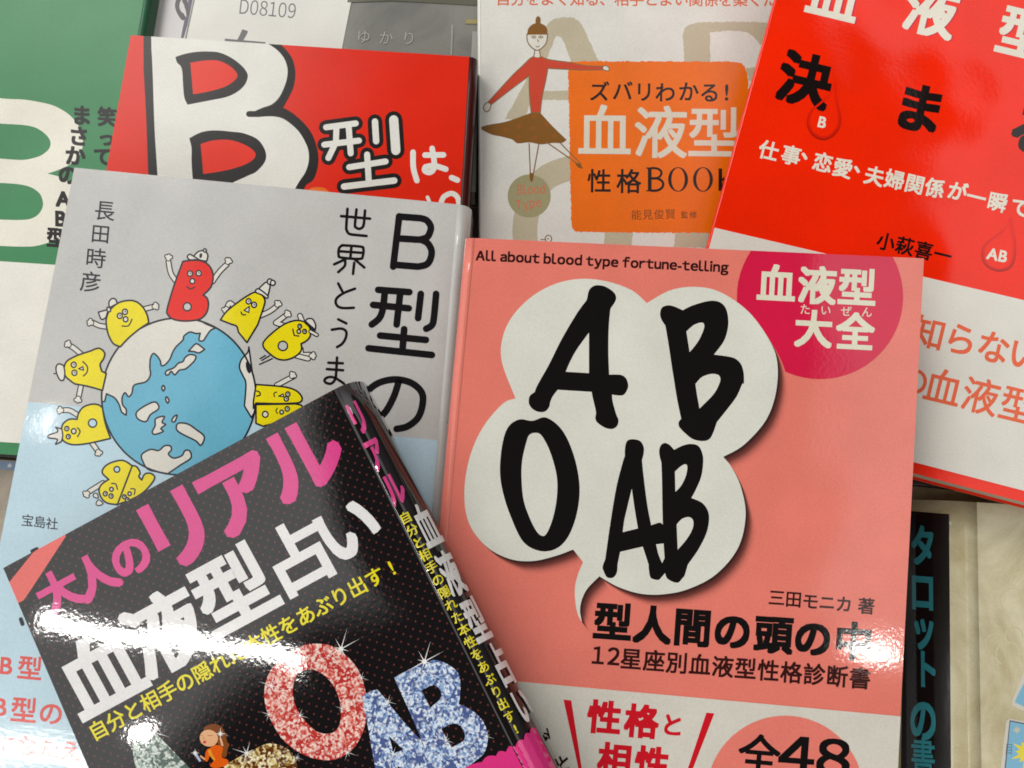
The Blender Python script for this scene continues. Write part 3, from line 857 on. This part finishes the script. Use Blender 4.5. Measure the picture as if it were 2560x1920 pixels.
a = fig("red_letter_figure", "@01 1580,600! 1650,590 1740,595 1800,630 1835,690 1840,760 1815,830 1755,890! 1790,920 1800,980 1780,1050 1720,1100 1600,1115 1500,1100 1450,1060 1445,1010 1500,820", rb,
        [(0, 1, 1642, 705), (0, 1, 1717, 702)], (0, 1, 1662, 770), "@01 1615,818 1645,838 1680,822",
        ["@01 1520,770 1475,700 1455,600", "@01 1835,775 1895,690 1960,625"], [(0, 1, 1455, 575, -80), (0, 1, 1968, 605, -60)], (0, 1, 1618, 992, 36, gry),
        ["@01 1680,560 1690,535 1720,512 1765,508 1795,545 1785,598! 1730,588", "@01 1618,560 1640,538 1680,560 1740,596! 1690,585 1640,585"])
a.fill([T1(0, 1, x, y) for x, y in ellipse(1735, 550, 13, 22, 10, 12)], kd); eye(a, 0, 1, 1770, 505, 14, False); a.done()
fig("round_yellow_figure", "@01 1285,1130! 1270,1060 1230,990 1170,945 1100,938 1020,960 950,1020 920,1090 920,1160 940,1240 980,1310 1040,1337! 1110,1262 1200,1187", ylw,
    [(0, 1, 1035, 1070), (0, 1, 1080, 1035)], (0, 1, 1085, 1100), "@01 1055,1158 1110,1155 1140,1100",
    ["@01 925,1165 860,1155 805,1130", "@01 1250,1010 1330,990"], [(0, 1, 790, 1130, 200), (0, 1, 1335, 990, -20)], None,
    ["@01 945,1000! 942,950 970,920 1000,930 1012,965!", "@01 935,1015! 850,1038! 875,1100 915,1085!", "@01 925,1000 950,1000 955,1030 930,1032"]).done()
a = fig("yellow_beret_figure", "@01 780,1375! 855,1350 903,1390 895,1440 865,1490 880,1550! 918,1568! @02 885,55! 760,20 650,0! @01 620,1640 565,1590 552,1530 575,1465 640,1425 700,1400", ylw,
    [(0, 1, 637, 1493), (0, 1, 643, 1562)], "@01 678,1528! 715,1508! 722,1540!", "@01 715,1465 755,1510 750,1560 720,1590",
    ["@01 700,1400 640,1350 600,1325", "@02 700,10 680,110"], [(0, 1, 595, 1320, 215), (0, 2, 675, 125, 100)], None, ["@01 550,1500! 510,1485 485,1510 490,1570 520,1625 550,1620 560,1560"], tri=True)
a.line("@01 465,1570 488,1568", 3, kd); a.done()
fig("yellow_crown_figure", "@02 885,205! 850,180 790,175 720,200 680,250 665,305! 600,305 545,345 530,410 540,480 590,515 660,525 780,510 955,470! 910,340", ylw,
    [(0, 2, 577, 385), (0, 2, 590, 455)], (0, 2, 637, 408), "@02 670,378 692,410 670,455", ["@02 665,265 600,228 535,228", "@02 795,510 845,580"], [(0, 2, 530, 228, 190), (0, 2, 848, 585, 70)],
    (0, 2, 800, 338, 37, pal), ["@02 535,390! 480,372! 498,412 425,440 420,465 495,478 480,520 530,498! 542,450"], ear=19).done()
a = fig("yellow_pair_figure", "@02 1140,705! 1060,660 960,680 900,720 885,770 940,825! 880,865 855,920 880,990 930,1030 1015,1042! 1150,990 1240,935 1310,860 1337,805 1300,772 1250,780 1225,830! 1200,800 1210,765 1180,715", ylw,
    [(0, 2, 910, 948), (0, 2, 960, 968)], (0, 2, 963, 910), "@02 965,860 1000,865 1015,910", ["@02 890,855 770,930"], [(0, 2, 755, 945, 140)], (0, 2, 1010, 738, 26, pal), ear=19, nr=17)
a.line("@02 1142,708 1013,1045", 4.4, kd); eye(a, 0, 2, 1075, 975, 18); eye(a, 0, 2, 1100, 1000, 18); eye(a, 0, 2, 1120, 948, 16, False); a.line("@02 1130,905 1165,910 1160,955", 3.2, kd, smooth=True)
a.shape("@02 835,945 810,950 808,975 850,985", wy, kd, 3); a.shape("@02 850,1000 830,1040 860,1050 890,1030", wy, kd, 3); a.done()
a = fig("yellow_party_hat_figure", "@01 1905,1105! 1960,1030 2060,950 2150,890 2212,865 @11 50,890 75,930 70,980 20,1130 0,1170 @01 2133,1300! 2060,1210! 2045,1160 2000,1143!", ylw,
    [(0, 1, 2148, 945), (0, 1, 2195, 975)], "@01 2108,1022! 2155,988! 2150,1042!", "@01 2083,1038 2095,1060 2122,1060", ["@11 35,1070 120,1030 180,985", "@01 2020,985 1985,960 1960,1000"],
    [(1, 1, 185, 975, -60), (0, 1, 1955, 1010, 120)], None, ["@11 20,840! 85,780 122,800 100,908! 60,880", "@11 0,845 30,840 100,895 92,918 50,890 0,868"], tri=True)
eye(a, 1, 1, 120, 775, 24, False); eye(a, 1, 1, 145, 785, 22, False); a.done()
a = fig("flying_yellow_figure", "@11 70,1290 150,1210 250,1140 350,1110 430,1130 470,1190 465,1250 430,1290 390,1310! 390,1370 340,1420 260,1450 180,1440 110,1390 65,1340", ylw,
    [(1, 1, 378, 1160), (1, 1, 420, 1205)], (1, 1, 370, 1205), "@11 318,1185 330,1240! 370,1245", ["@11 230,1150 170,1130! 255,1068", "@11 385,1355 392,1408! 465,1405", "@11 350,1415 450,1440", "@11 400,1120 380,1070"],
    [(1, 1, 265, 1060, -40), (1, 1, 480, 1415, 0)], (1, 1, 232, 1330, 42, gry), ["@11 425,1115! 450,1095 490,1100 515,1150 510,1190!"], ear=18, nr=17)
a.line("@11 430,1130 505,1195", 7, kd); limb(a, "@11 470,1205 525,1235", 5)
for l in ("@11 30,1490 140,1440", "@11 50,1455 115,1415", "@11 35,1440 80,1413"): a.line(l, 3.4, kd)
a.done()
a = Art(Y_, "yellow_sideways_figure")
limb(a, "@12 180,10 330,-70"); hand(a, 1, 1, 310, 1590, -50)
a.shape("@02 2190,150! @12 0,5! 150,15 270,30 350,60 395,110 390,150 350,165! 200,170 0,165! @02 2190,210!", ylw, kd, 4.4)
a.shape("@12 0,178! 340,172! 400,195 360,280 60,365! 0,340!", ylw, kd, 4.4)
for e in ((275, 88), (262, 128), (270, 215)): eye(a, 1, 2, *e, 20)
eye(a, 1, 2, 222, 243, 17, False); eye(a, 1, 2, 80, 262, 26, False); a.shape("@12 195,105! 235,85! 240,110!", wy, kd, 3, smooth=False)
a.line("@12 180,70 155,80 160,110", 3, kd, smooth=True); a.line("@12 185,210 172,230 185,255", 3, kd, smooth=True); a.line("@12 5,60 30,70 35,95 5,105", 3.6, kd, smooth=True)
a.done()
a = Art(Y_, "author_lettering")
for ch, x, y, e in (("長", 905, 160, 53), ("田", 868, 360, 50), ("時", 828, 570, 53), ("彦", 783, 775, 54)):
    p = T1(0, 1, x, y); a.text(ch, p, p, e, 5.3, kd, w=.006)
a.done()
a = Art(Y_, "title_lettering")
for l in ("735,208 985,230", "790,145 780,300 783,330 800,358 830,368! 955,380", "868,150 855,280 862,305 890,318 920,305 932,275! 942,160"): a.line("@11 " + l, 7, tk, smooth=len(l.split()) > 3)
for l, sm in (("745,460 905,472 928,495 922,555 895,578 735,566 713,540 718,485 745,460", 1), ("825,465 815,570", 0), ("722,512 925,526", 0), ("790,572 675,625", 0), ("770,595 765,640 710,692", 1), ("850,580 936,652", 0), ("848,612 838,708", 0),
              ("710,790 745,858", 0), ("855,835 760,872 700,915 688,955 710,990 760,1003 845,1000", 1), ("710,1100 780,1135", 0), ("655,1190 735,1180 778,1205 775,1260 745,1310 700,1340", 1),
              ("625,1475 750,1480", 0), ("612,1530 752,1540", 0), ("700,1430 692,1560 685,1615 650,1655 605,1648 592,1622 625,1600 680,1605 760,1655", 1)): a.line("@11 " + l, 6.8, tk, smooth=bool(sm))
BW = 17
for l, sm in (("1237,210 1185,645", 0), ("1235,212 1420,226! 1475,245 1510,300 1498,360 1470,395 1410,412! 1215,400", 1), ("1425,412 1480,440 1515,500 1510,570 1475,625 1400,645! 1190,628", 1),
              ("1055,845 1325,865", 0), ("1012,975 1320,1005", 0), ("1112,870 1095,1010 1065,1090 1000,1145", 1), ("1245,880 1215,1145", 0), ("1424,880 1400,1090", 0), ("1556,880 1535,1100 1515,1155 1470,1182", 1),
              ("1280,1185 1265,1370", 0), ("1072,1240 1468,1278", 0), ("972,1350 1520,1408", 0)): a.line("@11 " + l, BW, tk, smooth=bool(sm))
a.line("@12 1232,-20 1190,110 1110,250 1000,325 930,300 905,200 940,90 1050,-5 1200,-40 1340,-10 1430,70 1440,170 1400,290 1310,365 1215,388", BW, tk, smooth=True)
a.line("@12 1190,690 1228,692", BW, tk); a.line("@12 1200,810 1310,880 1355,960 1340,1060", BW, tk, smooth=True)
a.done()
a = Art(Y_, "publisher_lettering"); a.text("宝島社", (69, 1301), (130, 1309), 32, 5, Y_.ink((50, 50, 58)), w=.008); a.done()
a = Art(Y_, "blurb_lettering")
rt = Y_.ink((216, 84, 78))
for ch, x, y, e in (("B", 55, 772, 60), ("型", 258, 795, 64), ("B", 5, 1128, 62), ("型", 205, 1158, 68), ("の", 440, 1185, 64), ("に", 40, 1450, 54), ("な", 230, 1470, 56), ("た", 420, 1490, 56), ("え", 610, 1512, 56)):
    p = T1(0, 3, x, y); a.text(ch, p, p, e, 5, rt, w=.02)
a.line([(80, 1378), (92, 1372)], 9, kd); a.line([(52, 1548), (56, 1560)], 10, kd)
a.done()

# ------------------------------------------------------------------ pink book with the speech bubble
Pk = Book("pink_book", "pink book with hand-drawn A B O AB in a white speech bubble", "book", BOOKS,
          (1690, 1250), .0600, 3.0, 2.5, [(1161, 594), (2310, 646), (2234, 2120), (1030, 2010)], .0110, spine=[(-.0031, 0), (-.0020, -.0001), (-.0011, -.0004), (-.0005, -.0009), (-.0001, -.0018), (0, -.0032), (0, -.0110)], side='left', cover=(223, 121, 106), rough=.06, wave=.85, fine=.8,
          edge_rgb=(235, 190, 175))
kp = Pk.ink((18, 15, 15)); wb = Pk.ink((212, 212, 200)); mg = Pk.ink((206, 26, 66)); wl = Pk.ink((216, 212, 190)); br_ = Pk.ink((52, 20, 18))
a = Art(Pk, "heading_lettering"); a.latin("All about blood type fortune-telling", (1190, 650), (1820, 680), 31, br_, w=.036); a.done()
a = Art(Pk, "round_badge"); a.fill(ellipse(2050, 742, 208, 206, n=64), mg); a.done(True)
a = Art(Pk, "badge_lettering")
for ch, x, y in (("血", 1941, 709), ("液", 2043, 713), ("型", 2143, 718)): a.text(ch, (x, y), (x, y), 98, 3, wl, w=.034)
a.text("たいぜん", (2013, 773), (2167, 780), 28, 3, wl, w=.006)
for ch, x, y in (("大", 2034, 822), ("全", 2138, 829)): a.text(ch, (x, y), (x, y), 97, 3, wl, w=.034)
a.done()
bub = pts("@21 1165,960! @p 1580,726 1520,704 1454,697 1390,709 1330,741 1280,792 1255,850 1256,910 1289,996! @f 1085,873 1042,925 1014,990 1003,1065 1013,1130 1050,1180 1100,1207 1150,1212 1200,1201 1238,1187! @22 615,1540! 570,1645 @23 543,110 552,260 575,345 605,400! 588,300 605,200 655,105 755,3! @p 1545,1467 1600,1484 1656,1486 1720,1473 1790,1436 1845,1370 1864,1290 1853,1220 1830,1170 1808,1142! 1860,1112 1915,1050 1940,980 1943,905 1922,848 1870,778 1800,730 1737,717 1675,726")
bp = crom(bub, True, 6)
# the soft dark drop printed to the lower right of the bubble
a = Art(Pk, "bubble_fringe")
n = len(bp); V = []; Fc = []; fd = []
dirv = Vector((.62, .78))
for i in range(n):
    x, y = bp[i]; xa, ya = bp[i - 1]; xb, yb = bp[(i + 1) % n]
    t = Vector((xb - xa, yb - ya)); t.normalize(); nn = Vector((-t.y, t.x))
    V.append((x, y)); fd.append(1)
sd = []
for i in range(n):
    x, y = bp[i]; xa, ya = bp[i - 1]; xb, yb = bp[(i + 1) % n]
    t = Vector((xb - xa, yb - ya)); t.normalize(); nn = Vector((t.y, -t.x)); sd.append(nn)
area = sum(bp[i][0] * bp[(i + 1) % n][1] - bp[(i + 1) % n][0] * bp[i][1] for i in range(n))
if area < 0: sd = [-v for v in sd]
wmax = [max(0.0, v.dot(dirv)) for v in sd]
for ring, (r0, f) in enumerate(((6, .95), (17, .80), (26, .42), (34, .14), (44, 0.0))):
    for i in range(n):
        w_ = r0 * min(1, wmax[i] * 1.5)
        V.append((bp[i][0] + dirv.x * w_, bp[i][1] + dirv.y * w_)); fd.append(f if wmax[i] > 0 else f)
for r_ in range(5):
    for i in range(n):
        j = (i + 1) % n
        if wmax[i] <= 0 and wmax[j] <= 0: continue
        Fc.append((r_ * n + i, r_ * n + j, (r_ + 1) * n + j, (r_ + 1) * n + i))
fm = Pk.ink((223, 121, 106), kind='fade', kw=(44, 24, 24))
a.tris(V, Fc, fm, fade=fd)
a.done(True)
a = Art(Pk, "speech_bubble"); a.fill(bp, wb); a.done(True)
a = Art(Pk, "bubble_lettering")
a.fill("@21 650,915 665,850 700,815 740,805 800,815 860,850 895,890 895,940 853,1005! 845,1060 835,1200 833,1400 840,1578! 940,1580 985,1610 1003,1659 @22 1000,40 970,90 930,100 865,92! 870,150 900,260 920,310 910,360 870,388 810,380 745,340 720,300 725,240 700,130 688,68! 395,50! 350,110 330,160! 320,200 290,235 245,243 190,225 150,180 145,130 160,95 195,70! 225,0 @21 320,1490 430,1270 560,1050 642,938!", kp,
       holes=["@21 665,1215! 560,1360 500,1470 465,1553! 665,1565!"], smooth=True)
a.fill("@21 1280,1050 1295,1000 1340,980 1390,985 1440,1005 1475,1022! 1560,980 1680,945 1750,940 1810,960 1850,1010 1868,1090 1865,1180 1830,1290 1745,1405! 1860,1420 1930,1440 1980,1490 2003,1570 2003,1659 @22 1990,0 1940,110 1850,230 1770,330! 1735,430 1700,480 1640,493 1560,475 1490,420 1445,370 1440,330 1462,300! 1430,150 1405,0 @21 1380,1500 1350,1300 1325,1155! 1290,1100", kp,
       holes=["@21 1507,1205! 1570,1150 1635,1128 1660,1145 1655,1190 1620,1270 1580,1330 1535,1383!", "@21 1585,1659! 1640,1600 1720,1572 1780,1580 1800,1610 1790,1659 @22 1740,90 1620,212! 1600,100"], smooth=True)
a.fill("@f 1080,1020 1085,960 1098,922 1122,906 1150,909 1180,902 1215,930 1240,985 1252,1050 1246,1110 1227,1160 1200,1186 1165,1190 1130,1170 1105,1120 1088,1070", kp,
       holes=["@22 82,800 90,650 125,500 150,440 200,422 250,440 310,540 360,680 390,830 385,1000 350,1170 300,1290 260,1312 210,1270 150,1150 100,1000"], smooth=True)
a.fill("@22 975,570 985,510 1010,482 1060,478 1110,495 1138,545 1138,600 1123,660! 1140,820 1170,1050 1203,1220! 1275,1198 1303,1215! 1300,1100 1295,800 1290,680! 1272,600 1280,540 1315,510 1360,525 1400,568! 1480,530 1550,518 1610,535 1645,600 1652,680 1635,800 1590,910 1550,985! 1640,1025 1690,1090 1703,1170 1680,1290 1610,1430 1520,1560! 1490,1659 @23 1480,10 1440,55 1390,50 1340,20 @22 1322,1634! 1300,1659 @23 1270,32 1230,30 1195,10 @22 1182,1600 1180,1560! 1130,1405! 935,1450! 912,1560! 908,1620 890,1659 @23 860,18 820,10 @22 795,1625 783,1580 805,1515! 850,1200 900,900 950,700 975,620!", kp,
       holes=["@22 1035,905! 1000,1050 970,1180 957,1280! 1088,1248! 1060,1080", "@22 1245,1385! 1310,1378! 1318,1505! 1297,1548! 1265,1470", "@22 1408,757! 1460,710 1500,693 1515,720 1500,800 1460,880 1412,932!", "@22 1423,1213! 1470,1165 1530,1150 1565,1180 1560,1250 1510,1340 1432,1432!"], smooth=True)
a.done()
a = Art(Pk, "author_lettering")
for ch, x, y in (("三", 1942, 1494), ("田", 1984, 1498), ("モ", 2026, 1503), ("ニ", 2068, 1506), ("カ", 2110, 1510), ("著", 2166, 1515)): a.text(ch, (x, y), (x, y), 43, 4, br_, w=.022)
a.done()
a = Art(Pk, "title_lettering")
for ch, x, y in (("型", 1532, 1554), ("人", 1631, 1562), ("間", 1731, 1568), ("の", 1831, 1577), ("頭", 1934, 1586), ("の", 2032, 1595), ("中", 2134, 1603)): a.text(ch, (x, y), (x, y), 98, 4, kp, w=.042)
a.latin("12", (1480, 1658), (1547, 1663), 57, br_, w=.02, gap=.2)
for i, ch in enumerate("星座別血液型性格診断書"): 
    p = (1578 + 57.2 * i, 1647 + 4.85 * i); a.text(ch, p, p, 56, 4, br_, w=.022)
a.done()
pb = Pk.band([(900, 1666), (1280, 1702), (1920, 1760), (2400, 1804), (2400, 2300), (900, 2200)], (206, 201, 189), edge=(205, 120, 100))
rs = Pk.ink((198, 22, 36)); pc = Pk.ink((224, 122, 108))
a = Art(Pk, "band_lettering", pb)
a.fill("@23 445,1068! 512,1075! 640,1900! 625,1900!", rs); a.fill("@23 1680,1180! 1748,1188! 1510,1800! 1478,1790!", rs)
for ch, x, y, e in (("性", 1511, 1793, 86), ("格", 1604, 1803, 86), ("と", 1681, 1812, 60), ("相", 1537, 1899, 86), ("性", 1630, 1908, 86)): a.text(ch, (x, y), (x, y), e, 5, rs, w=.042 if ch != "と" else .03)
a.text("で", (1362, 1836), (1362, 1836), 36, -20, br_, w=.03, vx=((.15, .9), (-.9, .15)))
a.text("と", (1409, 1908), (1409, 1908), 44, 5, br_, w=.03, vx=((.8, -.1), (.1, 1)))
a.done()
a = Art(Pk, "round_label", pb)
a.fill(ellipse(1963, 1986, 197, 197, n=60), pc)
a.text("全", (1898, 1888), (1898, 1888), 108, 5, kp, w=.02)
a.latin("48", (1946, 1927), (2120, 1940), 118, kp, w=.024, gap=.07)
a.done()

a = Art(Pk, "spine_lettering", spine=True)
rn = random.Random(3)
y = 830
while y < 1290:
    x = 1161 - (y - 594) * .0919 + 1.5
    h = rn.uniform(3, 9)
    a.line([(x + rn.uniform(-1, 1), y), (x + rn.uniform(-1, 1), y + h)], rn.uniform(1.2, 3.0), br_)
    y += h + rn.uniform(4, 26)
a.done()

# ------------------------------------------------------------------ black pocket book on top
Z = Book("black_book", "small glossy black book with pink title and jewelled letters, tilted across the grey one", "book", BOOKS,
         (500, 1500), .0675, 1.5, 4.5, [(8, 1420), (838, 972), (1532, 2362), (540, 2668)], .0125,
         spine=[(-.0004, 0), (.0003, -.00022), (.0009, -.0001), (.0022, -.0005), (.0037, -.0016), (.0050, -.0034), (.0058, -.0056), (.0062, -.0082), (.0061, -.0125)],
         cover=(17, 14, 15), rough=.035, fine=.55, wave=.45, spec=.7, kind='dots', spine_rgb=(18, 13, 14), back_rgb=(18, 13, 14), edge_rgb=(60, 55, 55))
mgz = Z.ink((212, 66, 134)); wz = Z.ink((226, 224, 222)); yz = Z.ink((226, 212, 26)); kz = Z.ink((14, 12, 13))
a = Art(Z, "corner_ribbon"); a.fill([(155, 1330), (165, 1340), (92, 1452), (60, 1500), (38, 1512), (18, 1462), (82, 1382)], Z.ink((222, 100, 92))); a.done(True)
RO = -28.5
a = Art(Z, "title_lettering")
for ch, x, y, e in (("大", 147, 1479, 112), ("人", 237, 1439, 112), ("の", 325, 1391, 108), ("リ", 440, 1320, 212), ("ア", 592, 1235, 206), ("ル", 753, 1143, 204)): a.text(ch, (x, y), (x, y), e, RO, mgz, w=.042)
for ch, x, y, e in (("血", 252, 1683, 204), ("液", 412, 1580, 202), ("型", 583, 1475, 202), ("占", 743, 1390, 180), ("い", 867, 1321, 168)): a.text(ch, (x, y), (x, y), e, RO, wz, w=.034)
a.done(True)
a = Art(Z, "subtitle_lettering"); a.text("自分と相手の隠れた本性をあぶり出す!", (246, 1824), (979, 1419), 50, RO, yz, w=.018); a.done()
gems = lambda x: Z.ink(x[1], kind='gems', kw=x)
RED_ = ((186, 50, 46), (218, 116, 104), (242, 218, 206)); BLU = ((76, 92, 142), (136, 166, 206), (228, 235, 244)); SIL = ((88, 104, 96), (168, 186, 176), (226, 232, 222)); GOL = ((96, 50, 14), (206, 180, 104), (240, 232, 196))
a = Art(Z, "jewelled_letters")
a.fill("@13 520,585 640,600 760,670 870,790 930,930 955,1080 950,1250 900,1400 820,1510 700,1580 580,1590 450,1560 320,1490 220,1400 130,1250 80,1110 75,960 120,830 210,720 330,640 430,595", gems(RED_),
       holes=["@13 320,960 350,860 420,815 500,810 590,860 670,950 720,1070 735,1180 720,1290 670,1350 600,1363 520,1340 430,1260 360,1160 325,1060"], smooth=True)
a.fill("@13 915,1040! 960,1010 1030,985 1070,1005 1250,1230 1425,1420! 1520,1640 1620,1880! 1420,1960! 1300,1680! 1220,1640! 1290,1960! 1100,2000! 1030,1659 970,1320", gems(BLU), holes=["@13 1150,1385! 1270,1498! 1190,1535!"], smooth=True)
a.fill("@13 1195,880! 1300,820 1440,760 1540,725 1650,760 1740,830 1765,920 1762,1040 1750,1105! 1850,1150 1950,1240 1995,1340 2000,1430 1970,1530 1880,1610 1750,1690 1550,1790! 1440,1440", gems(BLU),
       holes=["@13 1430,990! 1520,945 1570,960 1600,1010 1590,1065 1505,1138!", "@13 1600,1320! 1700,1275 1770,1300 1805,1370 1790,1425 1690,1482!"], smooth=True)
a.fill("@03 1145,1440! 1200,1400 1320,1350 1372,1385! 1680,1700! 1900,1950! 1300,2000! 1170,1640", gems(SIL), smooth=True)
a.fill("@03 1930,1640! 2110,1540 2212,1490 @13 100,1448 200,1460 290,1510 340,1580 355,1659 330,1760 200,1900! @03 2080,1980!", gems(GOL), smooth=True)
for c in Z.root.children: pass
spk = Z.ink((236, 234, 230))
for x, y, r in ((735, 630, 62), (1455, 740, 62)):
    p = T1(1, 3, x, y); a.fill(star(*p, r, [.9, .35, .45, .4, 1, .3, .5, .9], .055, -.5), spk); a.fill(ellipse(*p, 6, 6), spk)
for t, x, y, r in (((0, 3), 1330, 1350, 44), ((0, 3), 1900, 1360, 26), ((0, 3), 2130, 1530, 40), ((1, 3), 910, 880, 22), ((1, 3), 130, 945, 34), ((1, 3), 110, 1195, 24), ((1, 3), 380, 1205, 24), ((1, 3), 740, 1145, 18), ((1, 3), 790, 1525, 26), ((1, 3), 1140, 1085, 24), ((1, 3), 1640, 1420, 24), ((1, 3), 1990, 1385, 22), ((1, 3), 1185, 1540, 26), ((1, 3), 1420, 1425, 18), ((1, 3), 1210, 1325, 18), ((1, 3), 355, 1570, 18)):
    p = T1(*t, x, y); a.fill(star(*p, r, [1, .5, .8, .45, 1, .5, .8, .5], .07, .3), spk)
a.done(True)
a = Art(Z, "singer_drawing")
H = Z.ink((126, 70, 30)); SK = Z.ink((226, 172, 128)); OR = Z.ink((222, 92, 12)); OD = Z.ink((226, 150, 40)); LP = Z.ink((196, 60, 66))
CR = lambda x, y: (400 + x / 5.53, 1660 + y / 5.53)
a.fill(crom([(*CR(*p), False) for p in ((600, 900), (680, 840), (770, 830), (860, 880), (910, 980), (930, 1080), (960, 1110), (935, 1180), (925, 1250), (900, 1290), (850, 1270), (830, 1180), (800, 1100), (700, 1000))], True, 4), H)
a.fill(crom([(*CR(*p), False) for p in ((690, 1160), (760, 1120), (830, 1130), (870, 1170), (850, 1260), (870, 1300), (930, 1320), (945, 1360), (900, 1410), (760, 1440), (690, 1400), (740, 1340), (700, 1250), (660, 1340), (620, 1330), (640, 1200))], True, 4), OR)
a.fill([CR(*p) for p in ((660, 1190), (700, 1180), (720, 1240), (770, 1330), (740, 1330), (680, 1260))], OD)
a.fill(ellipse(*CR(675, 1025), 23, 21, 15), SK)
a.fill([CR(*p) for p in ((820, 1020), (850, 1030), (880, 1130), (850, 1135))], SK); a.fill([CR(*p) for p in ((560, 1260), (630, 1310), (615, 1330), (550, 1280))], SK)
a.fill(ellipse(*CR(617, 1080), 4.4, 3.6, -30), LP); a.line([CR(660, 985), CR(690, 995), CR(720, 985)], 1.3, H); a.line([CR(565, 990), CR(590, 992)], 1.3, H); a.line([CR(605, 1010), CR(598, 1040)], 1, H)
a.line([CR(490, 1240), CR(550, 1335)], 6, Z.ink((176, 190, 214))); a.fill(star(*CR(485, 1230), 11, [1, .6] * 4, .3), spk); a.fill(star(*CR(835, 965), 16, [1, .5] * 4, .2), spk)
a.done()
a = Art(Z, "spine_title_lettering", spine=True)
SD = (.452, .892)                      # down the spine in the picture
for ch, x, y, e, m, sx in (("リ", 893, 1044, 98, mgz, .46), ("ア", 937, 1135, 98, mgz, .44), ("ル", 985, 1222, 96, mgz, .44), ("血", 1065, 1316, 124, wz, .36), ("液", 1124, 1434, 124, wz, .35), ("型", 1187, 1552, 124, wz, .35), ("占", 1249, 1662, 120, wz, .34), ("い", 1302, 1762, 110, wz, .34)):
    a.text(ch, (x, y), (x, y), e, 0, m, w=.034, vx=((.886 * sx, -.464 * sx), SD))
a.done()
a = Art(Z, "spine_subtitle_lettering", spine=True)
a.text("自分と相手の隠れた本性をあぶり出す!", (1014, 1294), (1288, 1822), 31, 0, yz, w=.018, vx=((.80, -.42), SD)); a.done()
a = Art(Z, "scalloped_border", spine=True)
pkz = Z.ink((214, 50, 124))
P = []
base = [(1060, 1990), (1140, 1940), (1205, 1905), (1240, 1890), (1265, 1880), (1290, 1866), (1308, 1850), (1322, 1834), (1336, 1822)]
for i in range(len(base) - 1):
    (x0, y0), (x1, y1) = base[i], base[i + 1]
    for j in range(6):
        t = j / 6; q = math.sin(math.pi * t) * 8
        P.append((x0 + (x1 - x0) * t - .45 * q, y0 + (y1 - y0) * t - .89 * q))
P.append(base[-1])
n = len(P); V = list(P); rows = 10
for r_ in range(1, rows + 1):
    V += [(x + .45 * 26 * r_, y + .89 * 26 * r_) for x, y in P]
a.tris(V, [(r_ * n + i, r_ * n + i + 1, (r_ + 1) * n + i + 1, (r_ + 1) * n + i) for r_ in range(rows) for i in range(n - 1)], pkz)
a.done()
a = Art(Z, "scalloped_border")
a.fill(P + [(1700, 2300), (1300, 2500)], pkz); a.done()
